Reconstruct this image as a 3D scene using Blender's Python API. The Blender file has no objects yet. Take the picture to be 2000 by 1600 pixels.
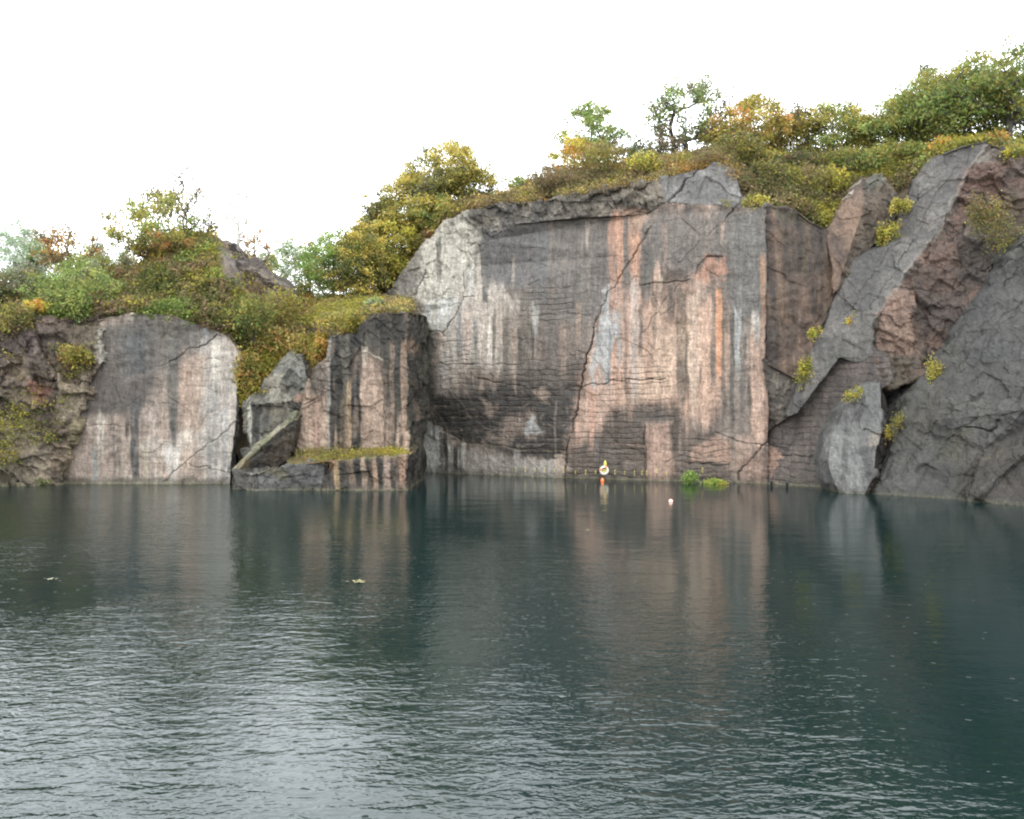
import bpy, math, random
import numpy as np
from mathutils import Vector
from mathutils.geometry import tessellate_polygon

# ------------------------------------------------------------------ camera, sky, sun
S = bpy.context.scene
COL = S.collection
H, F = 6.0, 1732.0                      # eye height above the water, focal length in pixels of the 2000 px wide photo
cam_d = bpy.data.cameras.new('camera'); cam = bpy.data.objects.new('camera', cam_d); COL.objects.link(cam)
cam.location = (0, 0, H); cam.rotation_euler = (math.radians(90), 0, 0)
cam_d.sensor_width = 36; cam_d.lens = 36 * F / 2000; cam_d.clip_end = 4000; cam_d.clip_start = 0.1
S.camera = cam
W = bpy.data.worlds.new('World'); S.world = W; W.use_nodes = True
nt = W.node_tree; nt.nodes.clear()
out = nt.nodes.new('ShaderNodeOutputWorld'); bg = nt.nodes.new('ShaderNodeBackground')
sky = nt.nodes.new('ShaderNodeTexSky'); sky.sky_type = 'NISHITA'; sky.sun_disc = False
SUN_EL, SUN_AZ = math.radians(52), math.radians(205)
sky.sun_elevation = SUN_EL; sky.sun_rotation = SUN_AZ; sky.dust_density = 6; sky.air_density = 1.5
# overcast: the cloud deck (brighter overhead) hides nearly all of the blue sky
geo = nt.nodes.new('ShaderNodeTexCoord'); sep = nt.nodes.new('ShaderNodeSeparateXYZ')
ramp = nt.nodes.new('ShaderNodeMapRange'); ramp.inputs['From Min'].default_value = 0; ramp.inputs['From Max'].default_value = 0.9
ramp.inputs['To Min'].default_value = 42; ramp.inputs['To Max'].default_value = 48
cl = nt.nodes.new('ShaderNodeMix'); cl.data_type = 'RGBA'; cl.blend_type = 'MULTIPLY'; cl.inputs[0].default_value = 1
mix = nt.nodes.new('ShaderNodeMix'); mix.data_type = 'RGBA'; mix.inputs[0].default_value = 0.93
cn = nt.nodes.new('ShaderNodeTexNoise'); cn.inputs['Scale'].default_value = 2.2; cn.inputs['Detail'].default_value = 4
cr = nt.nodes.new('ShaderNodeMapRange'); cr.inputs['To Min'].default_value = 0.82; cr.inputs['To Max'].default_value = 1.18
mm = nt.nodes.new('ShaderNodeMath'); mm.operation = 'MULTIPLY'
L = nt.links.new
L(geo.outputs['Generated'], sep.inputs[0]); L(sep.outputs['Z'], ramp.inputs['Value'])
L(geo.outputs['Generated'], cn.inputs['Vector']); L(cn.outputs['Fac'], cr.inputs['Value'])
L(ramp.outputs[0], mm.inputs[0]); L(cr.outputs[0], mm.inputs[1])
cl.inputs[7].default_value = (0.95, 0.99, 1.03, 1); L(mm.outputs[0], cl.inputs[6])
L(sky.outputs[0], mix.inputs[6]); L(cl.outputs[2], mix.inputs[7]); L(mix.outputs[2], bg.inputs['Color'])
bg.inputs['Strength'].default_value = 0.1
L(bg.outputs[0], out.inputs['Surface'])
sun_d = bpy.data.lights.new('sun', 'SUN'); sun_d.energy = 1.4; sun_d.angle = math.radians(25); sun_d.color = (1.0, 0.97, 0.92)
sun = bpy.data.objects.new('sun', sun_d); COL.objects.link(sun)
_d = Vector((math.sin(SUN_AZ) * math.cos(SUN_EL), math.cos(SUN_AZ) * math.cos(SUN_EL), math.sin(SUN_EL)))
sun.rotation_euler = (-_d).to_track_quat('-Z', 'Y').to_euler()
S.view_settings.view_transform = 'Standard'; S.view_settings.look = 'None'
S.view_settings.exposure = 0.0; S.view_settings.gamma = 1.0; S.view_settings.use_curve_mapping = False
S.cycles.use_denoising = True; S.cycles.filter_width = 2.1     # a soft little compact-camera lens
S.cycles.max_bounces = 6; S.cycles.diffuse_bounces = 3; S.cycles.transparent_max_bounces = 6

KR, KL = 2.15, 0.92                     # measured photo colour -> rock / leaf albedo
def lin(c, k=1.0):
    c = np.asarray(c, float) / 255.0
    return np.where(c <= 0.04045, c / 12.92, ((c + 0.055) / 1.055) ** 2.4) / k
def rc(c):                              # the survey's rock colours, a little too vivid
    c = np.asarray(c, float); return np.clip(c.mean() + (c - c.mean()) * 0.83 + (1.5, 0.5, -3.5), 0, 255)
def pt(px, py, D):                      # a survey point of the photo at distance D -> metres
    return ((px - 1000) / F * D, D, H - (py - 800) / F * D)

# ------------------------------------------------------------------ noise
_rs = np.random.RandomState(7)
PERM = np.concatenate([_rs.permutation(256)] * 3)
GRAD = _rs.normal(size=(256, 3)); GRAD /= np.linalg.norm(GRAD, axis=1, keepdims=True)
RND = _rs.rand(256, 8)
def hsh(i, j, k): return PERM[(PERM[(PERM[i & 255] + j) & 255] + k) & 255]
def noise(p):
    p = np.asarray(p, float); i = np.floor(p).astype(int); f = p - i
    u = f * f * f * (f * (f * 6 - 15) + 10); r = 0
    for dx in (0, 1):
        wx = u[:, 0] if dx else 1 - u[:, 0]
        for dy in (0, 1):
            wy = u[:, 1] if dy else 1 - u[:, 1]
            for dz in (0, 1):
                wz = u[:, 2] if dz else 1 - u[:, 2]
                g = GRAD[hsh(i[:, 0] + dx, i[:, 1] + dy, i[:, 2] + dz)]
                r = r + wx * wy * wz * ((f[:, 0] - dx) * g[:, 0] + (f[:, 1] - dy) * g[:, 1] + (f[:, 2] - dz) * g[:, 2])
    return r * 1.6
def fbm(p, oct=4, gain=0.5):
    r, a, q = 0, 1.0, np.asarray(p, float)
    for o in range(oct):
        r = r + a * noise(q + 17.3 * o); q = q * 2.03; a *= gain
    return r
def n2(x, z, o=0.0): return noise(np.stack([x, z, np.full_like(x, o)], 1))
def blocky(p):                          # fractured rock: every cell is a tilted flat facet at its own height
    i0 = np.floor(p).astype(int); best = np.full(len(p), 1e9); h = np.zeros(len(p))
    for dx in (-1, 0, 1):
        for dy in (-1, 0, 1):
            for dz in (-1, 0, 1):
                c = i0 + (dx, dy, dz); r = RND[hsh(c[:, 0], c[:, 1], c[:, 2])]
                q = p - (c + r[:, :3]); d = (q * q).sum(1); m = d < best
                best[m] = d[m]
                h[m] = (r[:, 3] - 0.5 + ((r[:, 4:7] - 0.5) * q).sum(1) * 1.3)[m]
    return h
def sstep(a, b, x):
    t = np.clip((x - a) / (b - a), 0, 1); return t * t * (3 - 2 * t)

# ------------------------------------------------------------------ mesh helpers
def mesh_obj(name, V, faces, mat, parent=None, col=None, extra=None, smooth=False):
    """faces: int array (m,3) or (m,4), or list of such arrays"""
    V = np.asarray(V, np.float32)
    fs = faces if isinstance(faces, list) else [faces]
    fs = [np.asarray(f, np.int32) for f in fs if len(f)]
    me = bpy.data.meshes.new(name)
    me.vertices.add(len(V)); me.vertices.foreach_set('co', V.ravel())
    tot = sum(f.size for f in fs); np_ = sum(len(f) for f in fs)
    me.loops.add(tot); me.polygons.add(np_)
    me.loops.foreach_set('vertex_index', np.concatenate([f.ravel() for f in fs]))
    st, o = [], 0
    for f in fs:
        k = f.shape[1]; st.append(o + np.arange(len(f)) * k); o += f.size
    me.polygons.foreach_set('loop_start', np.concatenate(st).astype(np.int32))
    me.update(calc_edges=True)
    if smooth: me.polygons.foreach_set('use_smooth', np.ones(np_, bool))
    if col is not None:
        a = me.color_attributes.new('Col', 'FLOAT_COLOR', 'POINT')
        a.data.foreach_set('color', np.concatenate([col, np.ones((len(V), 1))], 1).astype(np.float32).ravel())
    for k, v in (extra or {}).items():
        a = me.attributes.new(k, 'FLOAT', 'POINT'); a.data.foreach_set('value', np.asarray(v, np.float32))
    me.validate()
    ob = bpy.data.objects.new(name, me); COL.objects.link(ob)
    if mat: me.materials.append(mat)
    if parent: ob.parent = parent
    return ob
def tag(o, label, cat, group=None):
    o['label'] = label; o['category'] = cat
    if group: o['group'] = group
    return o
def empty(name, loc, label, cat, group=None):
    o = bpy.data.objects.new(name, None); COL.objects.link(o); o.location = loc
    return tag(o, label, cat, group)
def tubes(paths, sides=5):
    """paths: list of (points(n,3), radii(n)) -> V, quads"""
    VV, FF, o = [], [], 0
    ang = np.arange(sides) * 2 * math.pi / sides
    for P, R in paths:
        P = np.asarray(P, float); R = np.asarray(R, float); n = len(P)
        T = np.gradient(P, axis=0); T /= np.linalg.norm(T, axis=1, keepdims=True) + 1e-9
        ref = np.where(np.abs(T[:, 2:3]) > 0.9, np.array([[1.0, 0, 0]]), np.array([[0, 0, 1.0]]))
        A = np.cross(T, ref); A /= np.linalg.norm(A, axis=1, keepdims=True) + 1e-9; B = np.cross(T, A)
        ring = P[:, None] + R[:, None, None] * (A[:, None] * np.cos(ang)[None, :, None] + B[:, None] * np.sin(ang)[None, :, None])
        VV.append(ring.reshape(-1, 3))
        i = np.arange(n - 1)[:, None] * sides; j = np.arange(sides)[None]; k = (j + 1) % sides
        FF.append(np.stack([o + i + j, o + i + k, o + i + sides + k, o + i + sides + j], -1).reshape(-1, 4)); o += n * sides
    return np.concatenate(VV), np.concatenate(FF)

# ------------------------------------------------------------------ materials
def new_mat(name):
    m = bpy.data.materials.new(name); m.use_nodes = True; t = m.node_tree; t.nodes.clear()
    o = t.nodes.new('ShaderNodeOutputMaterial'); return m, t, o
def N(t, kind, **kw):
    n = t.nodes.new('ShaderNode' + kind)
    for k, v in kw.items():
        if k in n.inputs.keys(): n.inputs[k].default_value = v
        else: setattr(n, k, v)
    return n
def math_n(t, op, a, b=None):
    n = t.nodes.new('ShaderNodeMath'); n.operation = op
    for i, v in enumerate((a, b)):
        if v is None: continue
        if isinstance(v, (int, float)): n.inputs[i].default_value = v
        else: t.links.new(v, n.inputs[i])
    return n.outputs[0]
def rock_material():
    m, t, o = new_mat('quarry_rock'); l = t.links.new
    b = N(t, 'BsdfPrincipled', Roughness=0.62); b.inputs['Specular IOR Level'].default_value = 0.35
    col = N(t, 'Attribute', attribute_name='Col'); gr = N(t, 'Attribute', attribute_name='groove')
    rg = N(t, 'Attribute', attribute_name='rough')
    co = N(t, 'TexCoord')
    def noise_n(sc, det, stretch=(1, 1, 1), rough=0.6, rot=(0, 0, 0)):
        mp = N(t, 'Mapping'); mp.inputs['Scale'].default_value = stretch; mp.inputs['Rotation'].default_value = rot; l(co.outputs['Object'], mp.inputs[0])
        n = N(t, 'TexNoise', Scale=sc, Detail=det, Roughness=rough); l(mp.outputs[0], n.inputs['Vector']); return n.outputs['Fac']
    fine = noise_n(5.0, 6, rough=0.7); mid = noise_n(1.1, 5); strk = noise_n(2.2, 3, (1, 1, 0.07)); diag = noise_n(2.0, 4, (1.6, 1, 0.8), 0.7)
    grain = noise_n(3.2, 5, (1.7, 1, 0.42), 0.68, (0, math.radians(-40), 0))      # slanting grain of the bedded rock
    # sawn courses: thin horizontal grooves, slightly wavy
    sx = N(t, 'SeparateXYZ'); l(co.outputs['Object'], sx.inputs[0])
    wob = noise_n(0.16, 2)
    zz = math_n(t, 'ADD', sx.outputs['Z'], math_n(t, 'MULTIPLY', wob, 1.2))
    zz = math_n(t, 'ADD', zz, math_n(t, 'MULTIPLY', noise_n(0.9, 3, (0.5, 1, 0.8)), 0.55))
    fr = math_n(t, 'FRACT', math_n(t, 'MULTIPLY', zz, 2.15))
    dist = math_n(t, 'ABSOLUTE', math_n(t, 'SUBTRACT', fr, 0.5))
    line = N(t, 'MapRange', interpolation_type='SMOOTHSTEP'); line.inputs['From Min'].default_value = 0.0; line.inputs['From Max'].default_value = 0.26
    line.inputs['To Min'].default_value = 1; line.inputs['To Max'].default_value = 0; l(dist, line.inputs['Value'])
    patch = N(t, 'MapRange'); patch.inputs['From Min'].default_value = 0.44; patch.inputs['From Max'].default_value = 0.72; l(noise_n(0.7, 4, (0.35, 1, 1.7), 0.7), patch.inputs['Value'])
    strong = N(t, 'MapRange'); strong.inputs['From Min'].default_value = 1.0; strong.inputs['From Max'].default_value = 2.0; l(gr.outputs['Fac'], strong.inputs['Value'])
    vary = N(t, 'MapRange'); vary.inputs['From Min'].default_value = 0.35; vary.inputs['From Max'].default_value = 0.55; vary.inputs['To Min'].default_value = 0.08; l(noise_n(0.9, 3, (0.4, 1, 2.5)), vary.inputs['Value'])
    pm = math_n(t, 'MAXIMUM', math_n(t, 'MULTIPLY', patch.outputs[0], math_n(t, 'MINIMUM', gr.outputs['Fac'], 1.0)), math_n(t, 'MULTIPLY', math_n(t, 'MULTIPLY', strong.outputs[0], 1.0), vary.outputs[0]))
    gm = math_n(t, 'MULTIPLY', line.outputs[0], pm)
    # base colour: stains and some painted shade come in the vertex colours, fine grain here
    v1 = N(t, 'MapRange'); v1.inputs['From Min'].default_value = 0.3; v1.inputs['From Max'].default_value = 0.7; v1.inputs['To Min'].default_value = 0.62; v1.inputs['To Max'].default_value = 1.36; l(fine, v1.inputs['Value'])
    v2 = N(t, 'MapRange'); v2.inputs['From Min'].default_value = 0.3; v2.inputs['From Max'].default_value = 0.7; v2.inputs['To Min'].default_value = 0.75; v2.inputs['To Max'].default_value = 1.25; l(strk, v2.inputs['Value'])
    v3 = N(t, 'MapRange'); v3.inputs['From Min'].default_value = 0.3; v3.inputs['From Max'].default_value = 0.7; v3.inputs['To Min'].default_value = 0.66; v3.inputs['To Max'].default_value = 1.34; l(grain, v3.inputs['Value'])
    f = math_n(t, 'MULTIPLY', math_n(t, 'MULTIPLY', v1.outputs[0], v2.outputs[0]), v3.outputs[0])
    f = math_n(t, 'MULTIPLY', f, math_n(t, 'SUBTRACT', 1.0, math_n(t, 'MULTIPLY', gm, 0.36)))
    mx = N(t, 'Mix', data_type='RGBA', blend_type='MULTIPLY'); mx.inputs[0].default_value = 1
    l(col.outputs['Color'], mx.inputs[6]); l(f, mx.inputs[7]); l(mx.outputs[2], b.inputs['Base Color'])
    hgt = math_n(t, 'ADD', math_n(t, 'ADD', math_n(t, 'MULTIPLY', fine, 0.14), math_n(t, 'MULTIPLY', grain, 0.16)), math_n(t, 'MULTIPLY', mid, 0.35))
    hgt = math_n(t, 'ADD', hgt, math_n(t, 'MULTIPLY', diag, math_n(t, 'MULTIPLY', rg.outputs['Fac'], 0.45)))
    hgt = math_n(t, 'SUBTRACT', hgt, math_n(t, 'MULTIPLY', gm, 0.09))
    bp = N(t, 'Bump', Strength=0.9, Distance=0.5); l(hgt, bp.inputs['Height']); l(bp.outputs[0], b.inputs['Normal'])
    l(b.outputs[0], o.inputs[0]); return m
def leaf_material():
    m, t, o = new_mat('autumn_leaf'); l = t.links.new
    col = N(t, 'Attribute', attribute_name='Col'); d = N(t, 'BsdfPrincipled', Roughness=0.6); tr = N(t, 'BsdfTranslucent'); ms = N(t, 'MixShader'); ms.inputs[0].default_value = 0.4
    d.inputs['Specular IOR Level'].default_value = 0.25
    g = N(t, 'Gamma', Gamma=0.97)
    l(col.outputs['Color'], d.inputs['Base Color']); l(col.outputs['Color'], g.inputs['Color']); l(g.outputs[0], tr.inputs['Color'])
    l(d.outputs[0], ms.inputs[1]); l(tr.outputs[0], ms.inputs[2]); l(ms.outputs[0], o.inputs[0]); return m
def plain(name, c, rough=0.6, var=0.25, scale=3.0):
    m, t, o = new_mat(name); l = t.links.new; b = N(t, 'BsdfPrincipled', Roughness=rough)
    n = N(t, 'TexNoise', Scale=scale, Detail=4); co = N(t, 'TexCoord'); l(co.outputs['Object'], n.inputs['Vector'])
    mr = N(t, 'MapRange'); mr.inputs['From Min'].default_value = 0.3; mr.inputs['From Max'].default_value = 0.7; mr.inputs['To Min'].default_value = 1 - var; mr.inputs['To Max'].default_value = 1 + var; l(n.outputs['Fac'], mr.inputs['Value'])
    mx = N(t, 'Mix', data_type='RGBA', blend_type='MULTIPLY'); mx.inputs[0].default_value = 1; mx.inputs[6].default_value = (*c, 1); l(mr.outputs[0], mx.inputs[7]); l(mx.outputs[2], b.inputs['Base Color'])
    l(b.outputs[0], o.inputs[0]); return m
def water_material():
    m, t, o = new_mat('lake_water'); l = t.links.new
    b = N(t, 'BsdfPrincipled', Roughness=0.09, IOR=1.333); b.inputs['Specular IOR Level'].default_value = 0.5; b.inputs['Base Color'].default_value = (0.0007, 0.0088, 0.0084, 1)
    co = N(t, 'TexCoord')
    def nz(sc, det, stretch=(1, 1, 1), rot=0.0, dist=0.0):
        mp = N(t, 'Mapping'); mp.inputs['Scale'].default_value = stretch; mp.inputs['Rotation'].default_value = (0, 0, rot); l(co.outputs['Object'], mp.inputs[0])
        n = N(t, 'TexNoise', Scale=sc, Detail=det, Distortion=dist); l(mp.outputs[0], n.inputs['Vector']); return n.outputs['Fac']
    r1 = nz(3.0, 2, (0.95, 1.5, 1), 0.3, 0.9); r2 = nz(5.6, 2, (1.0, 1.4, 1), -0.4, 0.7); r3 = nz(0.45, 2, (0.6, 1.3, 1), 0.1)
    wind = N(t, 'MapRange', interpolation_type='SMOOTHSTEP'); wind.inputs['From Min'].default_value = 0.36; wind.inputs['From Max'].default_value = 0.62; wind.inputs['To Min'].default_value = 0.2; wind.inputs['To Max'].default_value = 1.0
    sp = N(t, 'SeparateXYZ'); l(co.outputs['Object'], sp.inputs[0])      # the breeze reaches the left and near water
    l(math_n(t, 'SUBTRACT', math_n(t, 'ADD', nz(0.07, 3, (1, 0.7, 1)), math_n(t, 'MULTIPLY', sp.outputs['X'], -0.0075)), math_n(t, 'MULTIPLY', math_n(t, 'SUBTRACT', sp.outputs['Y'], 22), 0.0035)), wind.inputs['Value'])
    r0 = nz(1.35, 2, (0.5, 1.25, 1), 0.55, 1.2)
    h = math_n(t, 'ADD', math_n(t, 'MULTIPLY', r1, 0.6), math_n(t, 'MULTIPLY', r2, 0.3)); h = math_n(t, 'ADD', h, math_n(t, 'MULTIPLY', r0, 1.15))
    h = math_n(t, 'MULTIPLY', h, wind.outputs[0]); h = math_n(t, 'ADD', h, math_n(t, 'MULTIPLY', r3, 0.8))
    # rain drops: scattered small rings
    vo = N(t, 'TexVoronoi', Scale=2.1); l(co.outputs['Object'], vo.inputs['Vector'])
    ring = N(t, 'MapRange', interpolation_type='SMOOTHSTEP'); ring.inputs['From Min'].default_value = 0.0; ring.inputs['From Max'].default_value = 0.14; ring.inputs['To Min'].default_value = 1; ring.inputs['To Max'].default_value = 0
    l(vo.outputs['Distance'], ring.inputs['Value'])
    sc = N(t, 'SeparateColor'); l(vo.outputs['Color'], sc.inputs[0])
    drop = math_n(t, 'MULTIPLY', ring.outputs[0], math_n(t, 'GREATER_THAN', sc.outputs[0], 0.38))
    h = math_n(t, 'ADD', h, math_n(t, 'MULTIPLY', drop, 0.9))
    bp = N(t, 'Bump', Strength=1.0, Distance=0.032); l(h, bp.inputs['Height']); l(bp.outputs[0], b.inputs['Normal'])
    l(b.outputs[0], o.inputs[0]); return m
ROCK, LEAF, WATER = rock_material(), leaf_material(), water_material()
BARK = plain('tree_bark', (0.05, 0.042, 0.034), 0.85, 0.4, 6.0); BIRCH = plain('birch_bark', (0.5, 0.48, 0.45), 0.7, 0.3, 6.0)

# ------------------------------------------------------------------ water and rock building
def build_water():
    V = np.array([(-400, -120, 0), (400, -120, 0), (400, 260, 0), (-400, 260, 0)], float)
    o = mesh_obj('water', V, np.array([[0, 1, 2, 3]]), WATER); o['kind'] = 'structure'
build_water()

def split_long(V, A, T, TA, L0, grow):
    """split every edge longer than its own limit until none is left; A: vertex attrs, TA: triangle attrs"""
    for it in range(14):
        E = np.concatenate([T[:, [0, 1]], T[:, [1, 2]], T[:, [2, 0]]]); Es = np.sort(E, 1)
        U, inv = np.unique(Es[:, 0].astype(np.int64) * (len(V) + 1) + Es[:, 1], return_inverse=True)
        a = (U // (len(V) + 1)).astype(int); b = (U % (len(V) + 1)).astype(int)
        ln = np.linalg.norm(V[a] - V[b], axis=1); lim = L0 * (1 + grow * 0.5 * (A[a, 0] + A[b, 0]))
        cut = ln > lim
        if not cut.any(): break
        mid = np.full(len(U), -1); mid[cut] = len(V) + np.arange(cut.sum())
        V = np.concatenate([V, (V[a[cut]] + V[b[cut]]) / 2]); A = np.concatenate([A, (A[a[cut]] + A[b[cut]]) / 2])
        m = mid[inv].reshape(3, -1).T; nt_, na_ = [], []
        c = (m >= 0); k = c.sum(1)
        keep = k == 0; nt_.append(T[keep]); na_.append(TA[keep])
        s = k == 3
        if s.any():
            t, q = T[s], m[s]
            for tri in ((t[:, 0], q[:, 0], q[:, 2]), (q[:, 0], t[:, 1], q[:, 1]), (q[:, 2], q[:, 1], t[:, 2]), (q[:, 0], q[:, 1], q[:, 2])):
                nt_.append(np.stack(tri, 1)); na_.append(TA[s])
        for r in range(3):                       # one cut edge r, or two cut edges r and r+1
            i0, i1, i2 = r, (r + 1) % 3, (r + 2) % 3
            s = (k == 1) & c[:, i0]
            if s.any():
                t, q = T[s], m[s]
                nt_.append(np.stack((t[:, i0], q[:, i0], t[:, i2]), 1)); na_.append(TA[s])
                nt_.append(np.stack((q[:, i0], t[:, i1], t[:, i2]), 1)); na_.append(TA[s])
            s = (k == 2) & c[:, i0] & c[:, i1]
            if s.any():
                t, q = T[s], m[s]
                nt_.append(np.stack((q[:, i0], t[:, i1], q[:, i1]), 1)); na_.append(TA[s])
                nt_.append(np.stack((t[:, i0], q[:, i0], q[:, i1]), 1)); na_.append(TA[s])
                nt_.append(np.stack((t[:, i0], q[:, i1], t[:, i2]), 1)); na_.append(TA[s])
        T = np.concatenate(nt_); TA = np.concatenate(na_)
    return V, A, T, TA

def seg_dist(x, z, pts, closed=False):
    d = np.full(len(x), 1e9); n = len(pts)
    for i in range(n if closed else n - 1):
        ax, az = pts[i]; bx, bz = pts[(i + 1) % n]
        vx, vz = bx - ax, bz - az; t = np.clip(((x - ax) * vx + (z - az) * vz) / (vx * vx + vz * vz + 1e-9), 0, 1)
        d = np.minimum(d, np.hypot(x - ax - t * vx, z - az - t * vz))
    return d
def inside(x, z, pts):
    r = np.zeros(len(x), bool); n = len(pts)
    for i in range(n):
        ax, az = pts[i]; bx, bz = pts[(i + 1) % n]
        if az == bz: continue
        r ^= ((az > z) != (bz > z)) & (x < (bx - ax) * (z - az) / (bz - az) + ax)
    return r

def rock(name, label, cat, facets, paint=(), depth=7.0, L0=0.11, group=None, tone=1.0):
    """facets: (polygon of (px,py,D), colour A, colour B, amplitude, blockiness, groove, streak)"""
    V, idx, T, TA = [], {}, [], []
    for fi, fc in enumerate(facets):
        poly = fc[0]; ids = []
        for p in poly:
            q = pt(*p); k = tuple(round(c, 2) for c in q)
            if k not in idx: idx[k] = len(V); V.append(q)
            ids.append(idx[k])
        for tri in tessellate_polygon([[Vector((p[0], p[1], 0)) for p in poly]]):
            a, b, c = (poly[i] for i in tri)
            cr = (b[0] - a[0]) * (c[1] - a[1]) - (b[1] - a[1]) * (c[0] - a[0])
            if abs(cr) < 1e-6: continue
            tri = tri if cr < 0 else tri[::-1]            # counter-clockwise as seen from the lake
            T.append([ids[i] for i in tri]); TA.append(fi)
    V = np.array(V, float); T = np.array(T); TA = np.array(TA); nf = len(V)
    pixtri = np.stack([1000 + F * V[:, 0] / V[:, 1], 800 - F * (V[:, 2] - H) / V[:, 1], V[:, 1]], 1); T0 = T.copy()
    def onto(px, py):                                     # survey point -> (X, Z) on this rock
        best, D = 1e9, None
        for t in T0:
            a, b, c = pixtri[t]; m = np.array([[b[0] - a[0], c[0] - a[0]], [b[1] - a[1], c[1] - a[1]]])
            if abs(np.linalg.det(m)) < 1e-9: continue
            s = np.linalg.solve(m, [px - a[0], py - a[1]]); bad = max(0, -s[0], -s[1], s[0] + s[1] - 1)
            if bad < best: best = bad; s = np.clip(s, -0.3, 1.3); D = a[2] + s[0] * (b[2] - a[2]) + s[1] * (c[2] - a[2])
        q = pt(px, py, D); return q[0], q[2]
    cnt = {}
    for t, f in zip(T, TA):
        for i in range(3): cnt.setdefault((min(t[i], t[(i + 1) % 3]), max(t[i], t[(i + 1) % 3])), []).append((t[i], t[(i + 1) % 3], f))
    V2 = V + np.array([0, depth, 0]); V = np.concatenate([V, V2]); ex, exa = [], []
    for e in cnt.values():
        if len(e) == 1:
            a, b, f = e[0]; ex += [[b, a, a + nf], [b, a + nf, b + nf]]; exa += [f, f]
    T = np.concatenate([T, np.array(ex)]); TA = np.concatenate([TA, np.array(exa)])
    A = np.concatenate([np.zeros((nf, 1)), np.ones((nf, 1))])
    V, A, T, TA = split_long(V, A, T, TA, L0, 7)
    n = len(V)
    def pv(vals):                                         # triangle values -> vertices
        vals = np.atleast_2d(np.array(vals, float).T).T; s = np.zeros((n, vals.shape[1])); w = np.zeros(n)
        for i in range(3): np.add.at(s, T[:, i], vals[TA]); np.add.at(w, T[:, i], 1)
        return s / np.maximum(w, 1)[:, None]
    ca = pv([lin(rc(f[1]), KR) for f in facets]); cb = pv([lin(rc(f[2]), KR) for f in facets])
    amp, blk, gro, stk = (pv([f[i] for f in facets])[:, 0] for i in (3, 4, 5, 6))
    e1 = V[T[:, 1]] - V[T[:, 0]]; e2 = V[T[:, 2]] - V[T[:, 0]]; fn = np.cross(e1, e2); Nn = np.zeros((n, 3))
    for i in range(3): np.add.at(Nn, T[:, i], fn)
    Nn /= np.linalg.norm(Nn, axis=1, keepdims=True) + 1e-12
    X, Z = V[:, 0].copy(), V[:, 2].copy()
    # colour
    blot = sstep(-0.25, 0.35, fbm(V * 0.35 + 3.1, 4) + 0.35 * noise(V * 2.3))
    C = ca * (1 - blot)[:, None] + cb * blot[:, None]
    sn = fbm(np.stack([X * 0.8, V[:, 1] * 0.3, Z * 0.06], 1), 5, 0.68)
    C = C * np.exp(stk * 1.5 * sn)[:, None]
    wx = X + np.clip(gro, 0, 1) * 0.55 * n2(Z * 2.3 + noise(V * 0.5), X * 0.3, 6.0) + 0.35 * n2(X * 0.6, Z * 0.6, 1.5) + 0.14 * n2(X * 2.5, Z * 2.5, 2.5)
    wz = Z + 0.35 * n2(X * 0.6, Z * 0.6, 8.5) + 0.14 * n2(X * 2.5, Z * 2.5, 9.5)
    dent = np.zeros(n); front = 1 - A[:, 0]
    def near(q, mx, mz):                                  # vertices in a feature's neighbourhood
        qx, qz = [p[0] for p in q], [p[1] for p in q]
        return np.nonzero((X > min(qx) - mx) & (X < max(qx) + mx) & (Z > min(qz) - mz) & (Z < max(qz) + mz))[0]
    for f in paint:
        if f[0] == 'P':                                   # stained or painted-shade patch: polygon, colour, strength, softness[, depth]
            _, poly, col, a, soft = f[:5]; q = [onto(*p) for p in poly]
            k = near(q, soft * 2 + 0.6, soft * 2 + 0.6); x, z = wx[k], wz[k]
            d = seg_dist(x, z, q, True); sd = np.where(inside(x, z, q), -d, d)
            drip = 0.8 * soft * n2(X[k] * 2.0, Z[k] * 0.15, 4.0)
            m = sstep(soft, -soft, sd + drip) * a
            if len(f) > 5: d = seg_dist(X[k], Z[k], q, True); dent[k] += f[5] * sstep(0.12, -0.12, np.where(inside(X[k], Z[k], q), -d, d))
        elif f[0] == 'S':                                 # vertical water streak: px, top, bottom, half width in px, colour, strength
            _, px, y0, y1, w, col, a = f; x0, z0 = onto(px, y0); x1, z1 = onto(px, y1); hw = w / F * 75
            k = near([(x0, z0), (x1, z1)], hw * 2 + 0.4, 2.0); x, z = X[k], Z[k]
            xw = x + 0.10 * n2(z * 0.4, x * 0.2, px * 0.7) + 0.05 * n2(z * 1.7, x, px * 0.3)
            tt = np.clip((z0 - z) / (z0 - z1 + 1e-6), 0, 1); xc = x0 + (x1 - x0) * tt
            ww = hw * (1.0 - 0.35 * tt) * (1 + 0.35 * n2(z * 0.5, x * 0, px * 1.1))
            zb = z + 0.9 * n2(x * 2.6, z * 0.1, px * 0.11)
            m = sstep(1.3, 0.75, np.abs(xw - xc) / np.maximum(ww, 0.02)) * sstep(z1 - 0.7, z1 + 1.2, zb) * sstep(z0 + 0.5, z0 - 0.4, zb) * a
            m = m * (0.95 + 0.4 * n2(x * 3, z * 0.5, 3.3))
        else:                                             # crack: polyline, half width in m, colour, strength, depth
            _, line, w, col, a, dp = f; q = [onto(*p) for p in line]; k = near(q, 0.8, 0.8); x, z = X[k], Z[k]
            d = seg_dist(x + 0.2 * n2(x * 1.3, z * 1.3, 5.5) + 0.09 * n2(x * 4, z * 4, 6.5), z + 0.2 * n2(x * 1.3, z * 1.3, 7.5) + 0.07 * n2(x * 4, z * 4, 2.5), q)
            wl = 0.72 * w * np.clip(0.9 + 0.9 * n2(x * 0.7, z * 0.7, 12.0), 0.25, 2); m = sstep(1.5, 0.3, d / wl) * a * 0.9; dent[k] += 0.55 * dp * sstep(1.6, 0.3, d / wl)
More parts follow.
